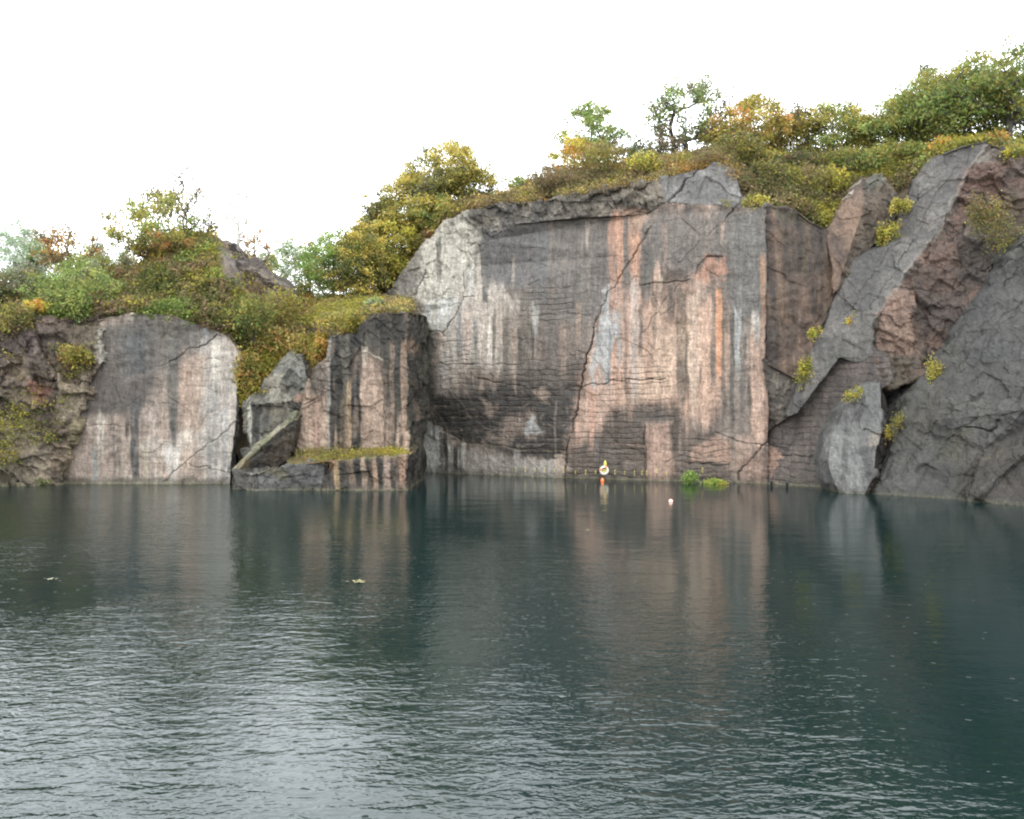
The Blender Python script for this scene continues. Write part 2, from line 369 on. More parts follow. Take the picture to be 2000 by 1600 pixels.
        if col is None: gro[k] = np.maximum(gro[k], np.clip(m, 0, 1) * 2.0); continue     # a patch with plain saw grooves
        m = np.clip(m, 0, 1) * front[k]
        C[k] = C[k] * (1 - m)[:, None] + lin(rc(col), KR) * m[:, None]
    m = sstep(0.75, 0.3, Z + 0.3 * n2(X * 0.7, Z * 0, 3.0)) * 0.45      # dark tide mark
    C = C * (1 - m)[:, None] + lin((70, 66, 56), KR) * m[:, None]
    m = sstep(0.2, 0.04, Z + 0.05 * n2(X, Z * 0, 2.0)) * 0.6   # scum line just above the water
    C = C * (1 - m)[:, None] + lin((125, 120, 92), KR) * m[:, None]
    # shape
    q = V @ np.array([[0.9, 0.25, 0.1], [-0.2, 1.0, 0.15], [0.25, -0.3, 0.8]])
    dsp = amp * (0.9 * fbm(V * 0.28, 3) + 0.25 * noise(V * 1.7)) + blk * (blocky(q * 0.5) + 0.45 * blocky(q * 1.25 + 9.0) + 0.2 * blocky(q * 3.1 + 4.0))
    V = V + Nn * (dsp - dent)[:, None]
    o = mesh_obj(name, V, T, ROCK, col=np.clip(C * tone, 0.004, 0.9), extra={'groove': gro * front, 'rough': np.clip(0.25 + blk * 1.2, 0, 1)})
    return tag(o, label, cat, group)

# ------------------------------------------------------------------ the quarry's rock
GREY, DGREY, PALE, CREAM = (112, 108, 108), (84, 80, 80), (176, 172, 165), (186, 172, 152)
PINK, LPINK, BROWN, DBROWN, DARK = (180, 146, 128), (200, 168, 148), (104, 84, 70), (78, 64, 56), (58, 54, 52)
SLATE, DSLATE, OLIVE = (104, 106, 108), (76, 78, 80), (96, 90, 62)

def left_face():
    f = [([(188, 625, 73.2), (260, 612, 73), (335, 616, 73), (400, 640, 73), (440, 655, 73), (470, 690, 73), (462, 790, 72.5), (446, 985, 71.3), (105, 985, 71.3), (130, 860, 71.8), (168, 730, 72.6)],
          (170, 150, 136), (192, 178, 165), 0.22, 0.05, 0.55, 0.25),
         ([(470, 690, 73), (462, 790, 72.5), (446, 985, 71.3), (478, 985, 80), (500, 790, 80), (500, 690, 80)], (66, 62, 58), (44, 42, 40), 0.3, 0.25, 0, 0.3)]  # return side coloured dark for the shadow in the gully recess
    p = [('P', [(160, 640), (330, 605), (445, 640), (430, 665), (360, 690), (310, 745), (280, 800), (260, 815), (150, 815), (140, 740)], (104, 97, 92), 0.95, 0.7),
         ('P', [(245, 650), (290, 640), (285, 730), (245, 730)], (84, 88, 92), 0.8, 0.5),
         ('P', [(180, 740), (300, 735), (285, 790), (245, 815), (165, 815)], (84, 76, 72), 0.85, 0.6),
         ('P', [(110, 850), (165, 820), (250, 820), (255, 945), (100, 945)], (150, 130, 118), 0.8, 0.6),
         ('P', [(390, 660), (440, 655), (468, 690), (462, 800), (448, 940), (395, 940)], (188, 180, 172), 0.7, 0.7),
         ('P', [(350, 700), (400, 700), (385, 830), (350, 820)], (190, 160, 140), 0.6, 0.6),
         ('P', [(100, 935), (446, 935), (446, 952), (100, 952)], (98, 92, 72), 0.7, 0.25)]
    for s in [(264, 790, 945, 11, (74, 74, 76), .95), (338, 690, 860, 11, (100, 97, 92), .95), (338, 800, 880, 5, (70, 70, 70), .7), (330, 640, 760, 14, (112, 108, 102), .7), (421, 672, 760, 9, (214, 206, 192), .9), (415, 750, 945, 14, (158, 154, 150), .8),
              (198, 815, 900, 7, (196, 186, 172), .8), (187, 870, 945, 5, (120, 130, 132), .8), (250, 815, 860, 4, (60, 58, 58), .9), (402, 640, 678, 5, (150, 156, 162), .8), (335, 870, 945, 14, (208, 202, 196), .7), (232, 850, 945, 6, (120, 112, 104), .7),
              (283, 860, 945, 6, (205, 192, 168), .6), (440, 800, 945, 8, (170, 168, 166), .8), (362, 720, 800, 10, (196, 160, 140), .5), (300, 800, 930, 8, (196, 178, 166), .6), (222, 830, 945, 4, (90, 86, 82), .6), (375, 640, 690, 8, (132, 126, 122), .7), (296, 640, 720, 7, (98, 92, 90), .7)]: p.append(('S', *s))
    p += [('L', [(310, 716), (345, 702), (370, 682), (405, 672), (432, 648)], 0.065, (58, 52, 48), .9, 0.2), ('L', [(325, 938), (345, 915), (400, 875), (460, 822)], 0.06, (78, 70, 62), .85, 0.18),
          ('L', [(370, 905), (450, 925)], 0.06, (90, 82, 74), .8, 0.12), ('L', [(165, 832), (250, 832)], 0.06, (84, 72, 64), .7, 0.1), ('L', [(290, 786), (340, 788)], 0.05, (96, 84, 76), .7, 0.1), ('L', [(350, 718), (425, 718)], 0.05, (110, 96, 86), .7, 0.08),
          ('L', [(400, 700), (432, 700)], 0.05, (110, 96, 86), .7, 0.08), ('L', [(375, 845), (420, 800)], 0.05, (150, 120, 104), .7, 0.06)]
    rock('sawn_cliff', 'pale flat sawn cliff with thin diagonal cracks, beside the bushy gully', 'cliff', f, p)
left_face()

def left_slope():
    a = ((124, 104, 92), (92, 76, 70), 0.5, 0.75, 0, 0.15); b = ((146, 126, 106), (96, 82, 70), 0.5, 0.9, 0, 0.1)
    f = [([(-220, 660, 70), (-100, 655, 71), (0, 645, 72), (100, 615, 73), (195, 612, 73.4), (205, 700, 72.4), (100, 745, 71.5), (0, 760, 70.5), (-220, 780, 69)], *a),
         ([(205, 700, 72.4), (100, 745, 71.5), (0, 760, 70.5), (-220, 780, 69), (-220, 990, 66), (0, 990, 68.5), (112, 985, 70.6), (140, 860, 71.2), (180, 740, 72)], *b)]
    p = [('P', [(60, 740), (95, 745), (85, 790), (62, 785)], (134, 76, 64), .8, .3), ('P', [(0, 640), (130, 640), (170, 700), (90, 740), (0, 740)], (104, 90, 84), .8, .8), ('P', [(50, 860), (105, 850), (95, 940), (55, 940)], (176, 160, 138), .7, .5),
         ('P', [(190, 640), (202, 640), (215, 700), (196, 715)], (190, 186, 172), .85, .25), ('P', [(0, 780), (60, 800), (40, 900), (0, 930)], OLIVE, .7, .7), ('P', [(120, 640), (190, 620), (200, 690), (130, 700)], (120, 108, 88), .6, .5),
         ('P', [(10, 700), (60, 690), (70, 740), (15, 750)], (150, 132, 110), .7, .3), ('P', [(100, 760), (150, 740), (170, 790), (120, 830)], (186, 170, 144), .75, .35), ('P', [(60, 800), (100, 790), (120, 850), (80, 870)], (100, 80, 78), .8, .4), ('P', [(0, 830), (40, 820), (60, 880), (10, 900)], (160, 142, 116), .6, .4), ('P', [(140, 840), (170, 800), (180, 760), (190, 770), (150, 900), (125, 930)], (156, 142, 108), .8, .3), ('P', [(20, 650), (70, 645), (90, 690), (30, 700)], (96, 80, 78), .7, .4),
         ('S', 158, 735, 775, 6, (190, 176, 150), .7), ('P', [(-10, 900), (60, 900), (60, 960), (-10, 960)], (92, 86, 72), .7, .6), ('P', [(100, 720), (165, 720), (150, 800), (110, 800)], (150, 130, 112), .7, .6)]
    rock('broken_cliff', 'broken crumbly brown cliff with a rust-red spot, small plants growing on it', 'cliff', f, p, L0=0.13)
left_slope()

def pillar():
    s = ((172, 146, 128), (150, 126, 110), 0.16, 0.22, 0.12, 0.45)
    f = [([(795, 610, 71), (735, 613, 71), (702, 634, 71), (696, 652, 71), (642, 654, 71), (640, 700, 71), (612, 716, 70.7), (598, 760, 70.6), (585, 800, 70.5), (556, 900, 70.3), (795, 905, 70.5)], *s),
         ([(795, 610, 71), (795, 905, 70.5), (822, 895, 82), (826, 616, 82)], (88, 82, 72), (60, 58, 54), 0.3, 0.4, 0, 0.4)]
    K = (38, 36, 33); O = (112, 98, 70)
    p = [('P', [(735, 610), (802, 606), (802, 780), (768, 820), (742, 720), (705, 665), (698, 632)], (76, 70, 62), .93, .5), ('P', [(640, 650), (700, 650), (700, 665), (640, 665)], (122, 120, 112), .8, .2),
         ('P', [(700, 690), (748, 700), (752, 890), (702, 890)], (176, 148, 130), .7, .4), ('P', [(612, 716), (640, 700), (640, 760), (600, 770)], (104, 96, 88), .85, .4), ('P', [(560, 870), (800, 875), (800, 905), (550, 905)], (120, 108, 76), .6, .4)]
    for t in [(655, 640, 840, 21, K, 1), (677, 650, 800, 12, (88, 84, 72), .9), (664, 690, 890, 8, K, .9), (695, 630, 895, 13, K, 1), (748, 620, 700, 9, K, .9), (775, 612, 760, 10, K, .9), (730, 615, 680, 8, K, .8), (768, 700, 890, 6, K, .8), (790, 612, 700, 7, K, .8), (676, 655, 800, 9, (86, 82, 72), .9), (648, 780, 885, 6, (58, 52, 46), .9), (668, 780, 880, 5, (104, 90, 68), .8), (682, 740, 885, 4, (176, 146, 112), .9), (641, 655, 880, 4, (150, 146, 138), .8),
              (757, 640, 800, 6, (64, 60, 54), .9), (776, 620, 830, 8, (56, 53, 48), .9), (766, 680, 880, 4, (150, 124, 106), .8), (788, 660, 890, 5, (168, 136, 114), .8), (722, 625, 690, 12, (70, 66, 60), .8), (709, 640, 700, 4, (60, 56, 50), .8), (735, 690, 760, 5, (96, 84, 74), .7),
              (628, 740, 800, 4, (70, 62, 56), .7), (618, 780, 880, 7, (176, 140, 124), .7), (712, 680, 720, 6, (206, 190, 172), .7), (752, 720, 890, 3, (110, 92, 80), .8), (783, 830, 890, 4, (70, 60, 52), .7), (650, 840, 890, 4, (40, 38, 36), .7), (666, 850, 890, 3, (150, 126, 92), .7)]: p.append(('S', *t))
    p += [('L', [(705, 686), (722, 692), (748, 706)], 0.08, (206, 192, 176), .8, -0.1), ('L', [(749, 700), (750, 885)], 0.05, (92, 78, 68), .8, 0.12), ('L', [(705, 768), (748, 770)], 0.05, (110, 90, 78), .7, 0.06), ('L', [(598, 790), (640, 760)], 0.06, (70, 62, 56), .7, 0.15)]
    rock('rock_tower', 'square rock tower striped with black streaks, standing on the low ledge', 'rock', f, p, depth=9)
    f = [([(795, 890, 66), (640, 902, 66), (560, 912, 66.3), (560, 884, 71.6), (640, 881, 71.6), (797, 883, 71.6)], (104, 96, 52), (132, 112, 58), 0.12, 0.08, 0, 0),
         ([(795, 890, 66), (640, 902, 66), (626, 985, 65.6), (795, 985, 65.6)], (150, 124, 106), (112, 94, 82), 0.12, 0.3, 0.1, 0.5),
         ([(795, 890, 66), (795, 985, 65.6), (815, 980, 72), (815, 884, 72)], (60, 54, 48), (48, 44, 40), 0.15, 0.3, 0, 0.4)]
    p = [('S', x, 893, 975, w * 1.25, c, 1) for x, w, c in [(650, 9, K), (664, 4, (176, 146, 104)), (677, 7, K), (690, 5, (120, 100, 84)), (702, 6, K), (722, 5, (70, 60, 52)), (713, 4, (176, 150, 130)), (735, 4, (176, 142, 118)), (744, 5, K), (757, 6, (172, 146, 132)), (768, 4, (80, 70, 62)), (785, 6, (178, 138, 114)), (638, 6, (60, 56, 52))]]
    p += [('P', [(600, 898), (660, 892), (650, 912), (590, 915)], (160, 110, 66), .6, .3), ('P', [(700, 880), (790, 882), (790, 889), (690, 890)], (112, 118, 48), .7, .3)]
    rock('rock_ledge', 'low flat-topped rock ledge with mossy top at the foot of the striped tower', 'rock ledge', f, p, depth=6, L0=0.1)
    f = [([(642, 900, 66.1), (560, 908, 66.2), (490, 922, 66), (500, 985, 65.2), (618, 985, 65.5)], (98, 98, 98), (72, 72, 74), 0.2, 0.4, 0, 0.1),
         ([(490, 922, 66), (452, 918, 67.5), (447, 985, 66.5), (500, 985, 65.2)], (84, 82, 78), (62, 60, 58), 0.2, 0.45, 0, 0.1),
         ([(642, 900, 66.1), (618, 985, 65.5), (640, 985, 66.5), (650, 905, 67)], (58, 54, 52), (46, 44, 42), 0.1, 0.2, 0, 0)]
    p = [('S', 486, 905, 935, 5, (206, 200, 190), .8), ('P', [(540, 915), (570, 910), (560, 930), (540, 928)], OLIVE, .7, .2), ('P', [(470, 915), (560, 905), (520, 920)], (120, 106, 64), .7, .3), ('L', [(500, 925), (500, 958)], 0.06, (48, 46, 46), .8, 0.15)]
    rock('slate_boulder', 'dark blue-grey slate boulder at the waterline, beside the low mossy ledge', 'boulder', f, p, depth=6, L0=0.1)
    f = [([(584, 811, 69), (577, 806, 69.4), (500, 872, 69), (450, 918, 68), (454, 930, 67.4), (500, 880, 67.8)], (152, 146, 124), (104, 104, 80), 0.06, 0.2, 0, 0),
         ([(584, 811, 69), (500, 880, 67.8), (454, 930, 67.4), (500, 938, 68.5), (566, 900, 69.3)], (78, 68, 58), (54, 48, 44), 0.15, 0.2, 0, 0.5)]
    rock('tilted_rock', 'thin tilted rock with a pale lichen edge, leaning above the slate boulder', 'rock', f, [('P', [(500, 866), (540, 838), (532, 858), (495, 886)], (118, 122, 74), .7, .25), ('P', [(460, 905), (490, 890), (490, 930), (458, 930)], (120, 100, 62), .6, .3)], depth=3, L0=0.09)
    f = [([(588, 686, 73), (552, 704, 73.4), (505, 755, 73), (478, 788, 72.4), (520, 790, 71.4), (566, 778, 71.2), (602, 765, 71.4), (596, 720, 72)], (146, 142, 130), (104, 102, 96), 0.3, 0.45, 0, 0.2),
         ([(478, 788, 72.4), (520, 790, 71.4), (566, 778, 71.2), (602, 765, 71.4), (592, 800, 70.8), (560, 905, 70), (478, 932, 69.5), (480, 870, 71)], (124, 118, 104), (78, 76, 70), 0.3, 0.5, 0, 0.3)]
    p = [('S', 488, 800, 870, 4, (190, 186, 172), .8), ('S', 503, 800, 860, 8, (40, 38, 36), .95), ('S', 505, 830, 905, 4, (38, 36, 35), .95), ('S', 520, 780, 830, 6, (60, 56, 52), .8), ('P', [(528, 715), (585, 690), (590, 740), (540, 750)], (130, 130, 124), .7, .4), ('P', [(520, 740), (560, 735), (550, 770), (520, 775)], (184, 174, 154), .6, .3), ('P', [(575, 770), (592, 768), (590, 785), (575, 785)], (190, 150, 126), .7, .15)]
    rock('rock_spur', 'jagged grey rock spur with black seepage marks, below the gully bushes', 'rock', f, p, depth=6)
pillar()

def back_wall():
    s = ((128, 116, 108), (150, 132, 120), 0.16, 0.06, 0.6, 0.5)
    A = [(715, 700, 87), (730, 605, 87.5), (780, 545, 87.4), (820, 484, 87), (872, 430, 86.3), (918, 410, 85)]
    f = [([*A, (905, 470, 85.6), (930, 520, 84.4), (905, 590, 83.8), (800, 620, 86.3), (800, 990, 85.5), (715, 990, 86.6)], (166, 158, 146), (138, 130, 120), 0.3, 0.28, 0, 0.25),
         ([(918, 410, 85), (980, 396, 83.2), (1060, 394, 81), (1110, 385, 79.6), (1120, 425, 79), (1000, 440, 82), (950, 470, 83.6), (930, 520, 84.4), (905, 470, 85.6)], (138, 128, 116), (86, 80, 74), 0.35, 0.5, 0, 0.15),
         ([(1120, 425, 79), (1000, 440, 82), (950, 470, 83.6), (930, 520, 84.4), (905, 590, 83.8), (800, 620, 86.3), (800, 990, 85.5), (1104, 990, 77.3), (1106, 930, 77.4), (1140, 700, 77.6), (1215, 500, 77.2), (1262, 420, 77)], *s),
         ([(1110, 385, 79.6), (1200, 368, 78.2), (1290, 352, 77.6), (1300, 395, 76.3), (1262, 420, 77), (1120, 425, 79)], (144, 130, 116), (84, 77, 70), 0.4, 0.6, 0, 0.15),
         ([(1262, 420, 77), (1300, 395, 76.3), (1500, 408, 73.4), (1500, 990, 71.6), (1104, 990, 77.3), (1106, 930, 77.4), (1140, 700, 77.6), (1215, 500, 77.2)], (136, 118, 108), (160, 134, 120), 0.16, 0.05, 0.6, 0.5),
         ([(1290, 352, 77.6), (1345, 336, 77.5), (1370, 330, 77.6), (1400, 318, 77.6), (1428, 332, 76.8), (1440, 350, 76), (1446, 388, 75), (1500, 408, 73.4), (1300, 395, 76.3)], (122, 120, 120), (100, 98, 100), 0.3, 0.25, 0, 0.15)]
    p = [('P', [(925, 455), (1110, 430), (1500, 405), (1500, 600), (1470, 640), (1430, 600), (1350, 530), (1180, 570), (1150, 690), (1060, 720), (1040, 600), (980, 560), (925, 545)], (116, 109, 105), .88, .9),
         ('P', [(925, 455), (1000, 440), (1060, 440), (1050, 560), (960, 560)], (100, 98, 101), .7, .8), ('P', [(830, 480), (900, 425), (940, 440), (925, 520), (905, 585), (830, 590), (805, 560)], (200, 194, 180), .85, .5),
         ('P', [(836, 582), (908, 580), (895, 635), (862, 652), (825, 628)], (208, 206, 200), .95, .2), ('P', [(740, 560), (800, 530), (835, 530), (800, 590), (745, 600)], (140, 134, 128), .85, .3), ('P', [(800, 640), (850, 650), (848, 770), (800, 785)], (98, 96, 88), .85, .4),
         ('P', [(905, 560), (960, 545), (1040, 620), (1060, 720), (930, 725), (858, 765), (860, 655)], (198, 186, 174), .85, .7), ('P', [(980, 600), (1150, 640), (1140, 765), (1000, 775)], (122, 106, 97), .8, .8),
         ('P', [(838, 775), (930, 768), (1000, 745), (1130, 750), (1112, 905), (1000, 888), (910, 868), (850, 830)], (58, 53, 51), .96, .5), ('P', [(1000, 705), (1150, 700), (1135, 770), (1000, 775)], (92, 82, 77), .7, .6),
         ('P', [(985, 815), (1045, 805), (1055, 850), (985, 860)], (150, 130, 118), .8, .5), ('P', [(1040, 812), (1056, 845), (1022, 850)], (176, 176, 174), .95, .15), ('P', [(940, 780), (970, 790), (965, 815), (945, 810)], (160, 140, 126), .8, .25), ('P', [(1040, 765), (1070, 755), (1072, 785), (1045, 780)], (170, 146, 128), .7, .25), ('P', [(950, 845), (1010, 850), (1000, 875), (950, 865)], (150, 132, 120), .6, .4),
         ('P', [(800, 815), (838, 812), (856, 850), (862, 928), (800, 930)], (208, 206, 198), .95, .2), ('P', [(868, 872), (1000, 892), (1106, 905), (1106, 945), (862, 935)], (174, 166, 158), .9, .3), ('P', [(1082, 888), (1104, 885), (1104, 935), (1082, 935)], (192, 168, 150), .8, .15),
         ('P', [(1200, 560), (1250, 570), (1300, 600), (1330, 580), (1400, 610), (1412, 780), (1335, 835), (1310, 790), (1200, 800), (1150, 850), (1112, 880), (1150, 700)], (200, 159, 137), .92, .7),
         ('P', [(1290, 590), (1325, 570), (1318, 770), (1215, 790), (1235, 690)], (216, 184, 160), .85, .5), ('P', [(1145, 760), (1200, 750), (1190, 800), (1130, 860)], (208, 178, 160), .6, .5), ('P', [(1260, 825), (1314, 825), (1314, 945), (1260, 945)], (190, 154, 136), .9, .28, -0.2),
         ('P', [(1112, 870), (1150, 850), (1200, 805), (1240, 790), (1315, 795), (1345, 835), (1330, 870), (1314, 825), (1260, 825), (1260, 945), (1104, 945)], (84, 74, 67), .88, .9), ('P', [(1315, 835), (1400, 845), (1430, 870), (1420, 945), (1316, 945)], (94, 82, 74), .85, .8),
         ('P', [(1352, 872), (1425, 858), (1418, 905), (1345, 902)], (178, 142, 124), .9, .25), ('P', [(1438, 868), (1468, 850), (1468, 915), (1430, 920)], (176, 146, 130), .8, .3), ('P', [(1400, 850), (1420, 848), (1420, 862), (1396, 866)], (190, 152, 134), .8, .2), ('P', [(1455, 900), (1500, 880), (1500, 945), (1445, 945)], (168, 136, 122), .8, .4),
         ('P', [(1180, 565), (1207, 545), (1205, 625), (1190, 745), (1148, 757), (1166, 650)], (178, 180, 180), .9, .22), ('P', [(1425, 420), (1500, 410), (1500, 650), (1465, 660), (1450, 720), (1425, 720)], (116, 113, 110), .85, .5), ('P', [(1408, 700), (1462, 690), (1470, 840), (1410, 850)], (136, 124, 116), .8, .5),
         ('P', [(1252, 530), (1345, 524), (1340, 550), (1250, 562)], (88, 74, 64), .85, .2), ('P', [(1355, 540), (1382, 500), (1410, 502), (1416, 530), (1398, 562), (1368, 552)], (192, 140, 116), .85, .35, 0.12), ('P', [(1195, 410), (1270, 405), (1262, 440), (1215, 520), (1195, 470)], (180, 140, 116), .75, .4), ('P', [(1100, 380), (1280, 355), (1290, 400), (1130, 420)], (112, 104, 94), .5, .4),  # brown patch under the overhang: its shade put into the colour
         ('P', [(1225, 455), (1255, 445), (1258, 560), (1232, 560)], (186, 144, 120), .7, .4), ('P', [(1300, 540), (1350, 560), (1330, 640), (1290, 640)], (170, 132, 114), .7, .5)]
    p += [('P', q, None, 1, 0.6) for q in ([(838, 775), (930, 768), (1000, 700), (1150, 690), (1112, 905), (1000, 888), (850, 830)], [(1110, 800), (1310, 790), (1340, 835), (1420, 860), (1420, 945), (1316, 945), (1316, 830), (1258, 830), (1258, 945), (1104, 945)], [(855, 655), (935, 650), (935, 765), (855, 765)], [(1000, 560), (1120, 560), (1140, 640), (1020, 640)], [(1225, 690), (1310, 690), (1310, 790), (1150, 800), (1150, 765)])]
    pale = [(873, 590, 650, 7, (214, 212, 206)), (846, 590, 640, 4, (212, 206, 190)), (885, 650, 715, 5, (206, 196, 184)), (912, 600, 720, 9, (206, 186, 172)), (945, 590, 720, 9, (204, 188, 174)), (955, 640, 720, 5, (226, 214, 200)), (975, 590, 700, 5, (196, 178, 162)), (1045, 600, 660, 6, (172, 168, 162)), (1005, 640, 760, 4, (166, 146, 130)), (935, 500, 580, 4, (188, 180, 166)), (918, 520, 580, 7, (198, 196, 190)), (1003, 500, 560, 3, (150, 140, 130)),
            (1147, 430, 480, 3, (176, 160, 148)), (1195, 430, 620, 7, (176, 132, 112)), (1210, 420, 560, 6, (196, 146, 120)), (1240, 460, 560, 8, (196, 146, 120)), (1100, 640, 740, 5, (146, 124, 110)), (1130, 590, 680, 5, (150, 128, 112)), (1238, 545, 790, 7, (196, 176, 164)), (1282, 520, 570, 6, (204, 168, 148)), (1355, 590, 800, 9, (218, 188, 166)), (1377, 590, 830, 9, (216, 176, 152)), (1403, 560, 740, 5, (218, 152, 112)), (1420, 640, 760, 4, (180, 150, 130)), (1440, 610, 730, 5, (176, 176, 174)), (1480, 620, 880, 11, (202, 166, 146)), (1490, 500, 640, 4, (182, 142, 116)), (1477, 620, 680, 5, (196, 190, 182)),
            (1265, 600, 760, 9, (198, 160, 138)), (1300, 640, 790, 10, (206, 172, 148)), (1335, 620, 700, 4, (168, 142, 118)), (1210, 600, 720, 4, (158, 150, 146)), (1170, 720, 850, 8, (200, 164, 146)), (1155, 760, 880, 5, (196, 150, 130)), (1298, 430, 540, 4, (150, 128, 118)), (1410, 440, 480, 3, (164, 140, 124)), (1290, 545, 570, 3, (206, 184, 158)), (905, 880, 925, 4, (196, 188, 178)), (880, 860, 920, 4, (186, 180, 168)), (1010, 880, 930, 6, (172, 166, 160)), (1085, 780, 890, 2, (120, 106, 98)), (870, 700, 750, 8, (200, 190, 182))]
    dk = [(858, 470, 560, 5, (110, 106, 100)), (948, 480, 700, 5, (108, 104, 100)), (1015, 640, 720, 4, (96, 88, 82)), (1040, 640, 720, 3, (90, 82, 78)), (1182, 420, 560, 5, (104, 96, 92)), (1252, 590, 700, 5, (120, 104, 96)), (1312, 560, 640, 6, (110, 96, 88)), (1430, 620, 840, 4, (100, 92, 88)), (1222, 560, 780, 3, (150, 126, 114)), (897, 600, 700, 5, (140, 140, 140)), (928, 620, 720, 4, (140, 138, 134)), (965, 600, 720, 4, (128, 118, 110)), (988, 620, 760, 6, (118, 108, 100)), (1025, 560, 720, 8, (116, 106, 98)), (1075, 560, 740, 12, (112, 102, 96)), (1060, 450, 600, 8, (106, 106, 108)), (1165, 440, 640, 8, (112, 104, 100)), (1222, 420, 540, 4, (104, 98, 96)), (1262, 480, 600, 12, (102, 96, 92)), (1277, 550, 700, 5, (140, 118, 104)), (1330, 560, 800, 8, (124, 108, 96)), (1342, 660, 790, 4, (116, 100, 88)), (1366, 600, 760, 3, (152, 124, 108)), (1392, 540, 760, 5, (128, 112, 102)), (1415, 570, 830, 6, (116, 102, 92)), (1450, 640, 840, 5, (124, 114, 108)), (1466, 740, 830, 4, (90, 82, 76)), (1498, 700, 860, 3, (150, 118, 104)), (1165, 790, 900, 6, (122, 112, 108)), (872, 845, 935, 4, (60, 56, 52)), (848, 820, 870, 3, (90, 86, 80)), (890, 870, 935, 4, (70, 66, 62)), (900, 880, 930, 3, (60, 56, 54)), (825, 815, 870, 3, (110, 108, 102)), (1320, 800, 890, 5, (90, 78, 70)), (1230, 740, 830, 5, (150, 120, 104)), (1190, 640, 760, 3, (140, 142, 144)), (1295, 430, 520, 2, (90, 78, 74)), (955, 460, 560, 5, (96, 94, 96))]
    p += [('S', x, a, b, w * 1.25, c, .92) for x, a, b, w, c in dk] + [('S', x, a, b, w * 1.3, c, .95) for x, a, b, w, c in pale]
    p += [('L', [(a, y), ((a + b) / 2, y + 2), (b, y - 1)], 0.11, (132, 118, 106), .75, 0.05) for a, y, b in [(850, 790, 905), (880, 812, 930), (930, 838, 985), (900, 800, 925), (1000, 790, 1035), (1060, 830, 1105), (1070, 858, 1100), (960, 800, 990), (1010, 868, 1060), (870, 842, 905), (1130, 905, 1160), (1190, 880, 1240), (1150, 915, 1175), (1220, 905, 1250), (1340, 925, 1400), (1360, 890, 1390)]]
    K = (54, 46, 42)
    p += [('L', [(1385, 322), (1340, 352), (1303, 395)], 0.12, K, .9, 0.5), ('L', [(1272, 440), (1250, 480), (1215, 530), (1190, 570), (1160, 640)], 0.07, (92, 74, 60), .9, 0.25), ('L', [(1160, 640), (1148, 690), (1135, 755), (1122, 820), (1106, 885), (1105, 935)], 0.11, K, .95, 0.4),
          ('L', [(1105, 760), (1140, 755), (1180, 748), (1215, 742), (1300, 740)], 0.06, (80, 66, 60), .85, 0.2), ('L', [(730, 700), (800, 590), (835, 530)], 0.1, (62, 56, 52), .9, 0.3), ('L', [(862, 652), (890, 620), (905, 580), (925, 580)], 0.07, (84, 78, 74), .9, 0.25), ('L', [(905, 580), (903, 540), (915, 510)], 0.06, (96, 90, 86), .8, 0.2),
          ('L', [(800, 660), (850, 645), (870, 655)], 0.08, (84, 80, 70), .8, 0.2), ('L', [(838, 800), (850, 830), (900, 862), (1000, 876), (1105, 882)], 0.07, (118, 106, 84), .8, 0.15), ('L', [(925, 735), (965, 748), (1050, 760)], 0.06, K, .8, 0.18), ('L', [(985, 775), (1040, 775)], 0.07, K, .85, 0.18), ('L', [(850, 712), (1010, 712)], 0.06, (96, 86, 80), .8, 0.12),
          ('L', [(1340, 885), (1300, 905)], 0.05, K, .7, 0.15), ('L', [(1520, 845), (1490, 870), (1445, 920), (1440, 940)], 0.1, (70, 62, 58), .85, 0.25), ('L', [(1395, 845), (1440, 862), (1500, 872)], 0.07, (96, 80, 72), .8, 0.15), ('L', [(1345, 905), (1420, 908)], 0.12, (66, 58, 54), .85, 0.15), ('L', [(1260, 830), (1260, 930)], 0.07, K, .8, 0.2), ('L', [(1355, 528), (1300, 580), (1255, 650)], 0.06, (116, 98, 88), .7, 0.1),
          ('L', [(1355, 533), (1378, 500), (1412, 501)], 0.08, (70, 54, 48), .8, 0.15), ('L', [(1445, 390), (1410, 435)], 0.1, K, .85, 0.3), ('L', [(1410, 435), (1340, 500), (1290, 560)], 0.05, (116, 100, 94), .7, 0.1), ('L', [(1060, 808), (1020, 860), (1005, 890)], 0.05, (150, 144, 138), .7, 0.1), ('L', [(1050, 548), (1030, 560)], 0.09, K, .85, 0.2), ('L', [(1130, 425), (1200, 412), (1270, 415)], 0.08, (70, 60, 54), .6, 0.15),
          ('L', [(1060, 615), (1100, 610), (1150, 615)], 0.06, (84, 76, 72), .6, 0.1), ('L', [(990, 568), (1120, 562)], 0.05, (120, 104, 92), .6, 0.08), ('L', [(1330, 640), (1290, 720), (1260, 790)], 0.07, (222, 192, 168), .6, 0.05), ('L', [(1370, 600), (1330, 690), (1320, 760)], 0.05, (160, 128, 112), .5, 0.06), ('L', [(1250, 555), (1345, 548)], 0.09, (66, 54, 48), .7, 0.2), ('L', [(1200, 868), (1260, 870)], 0.1, (170, 136, 120), .6, 0)]
    rock('quarry_cliff', 'tallest broad quarry cliff, grey above and salmon pink below, behind the lifebuoy', 'cliff', f, p, depth=9, L0=0.1)
back_wall()

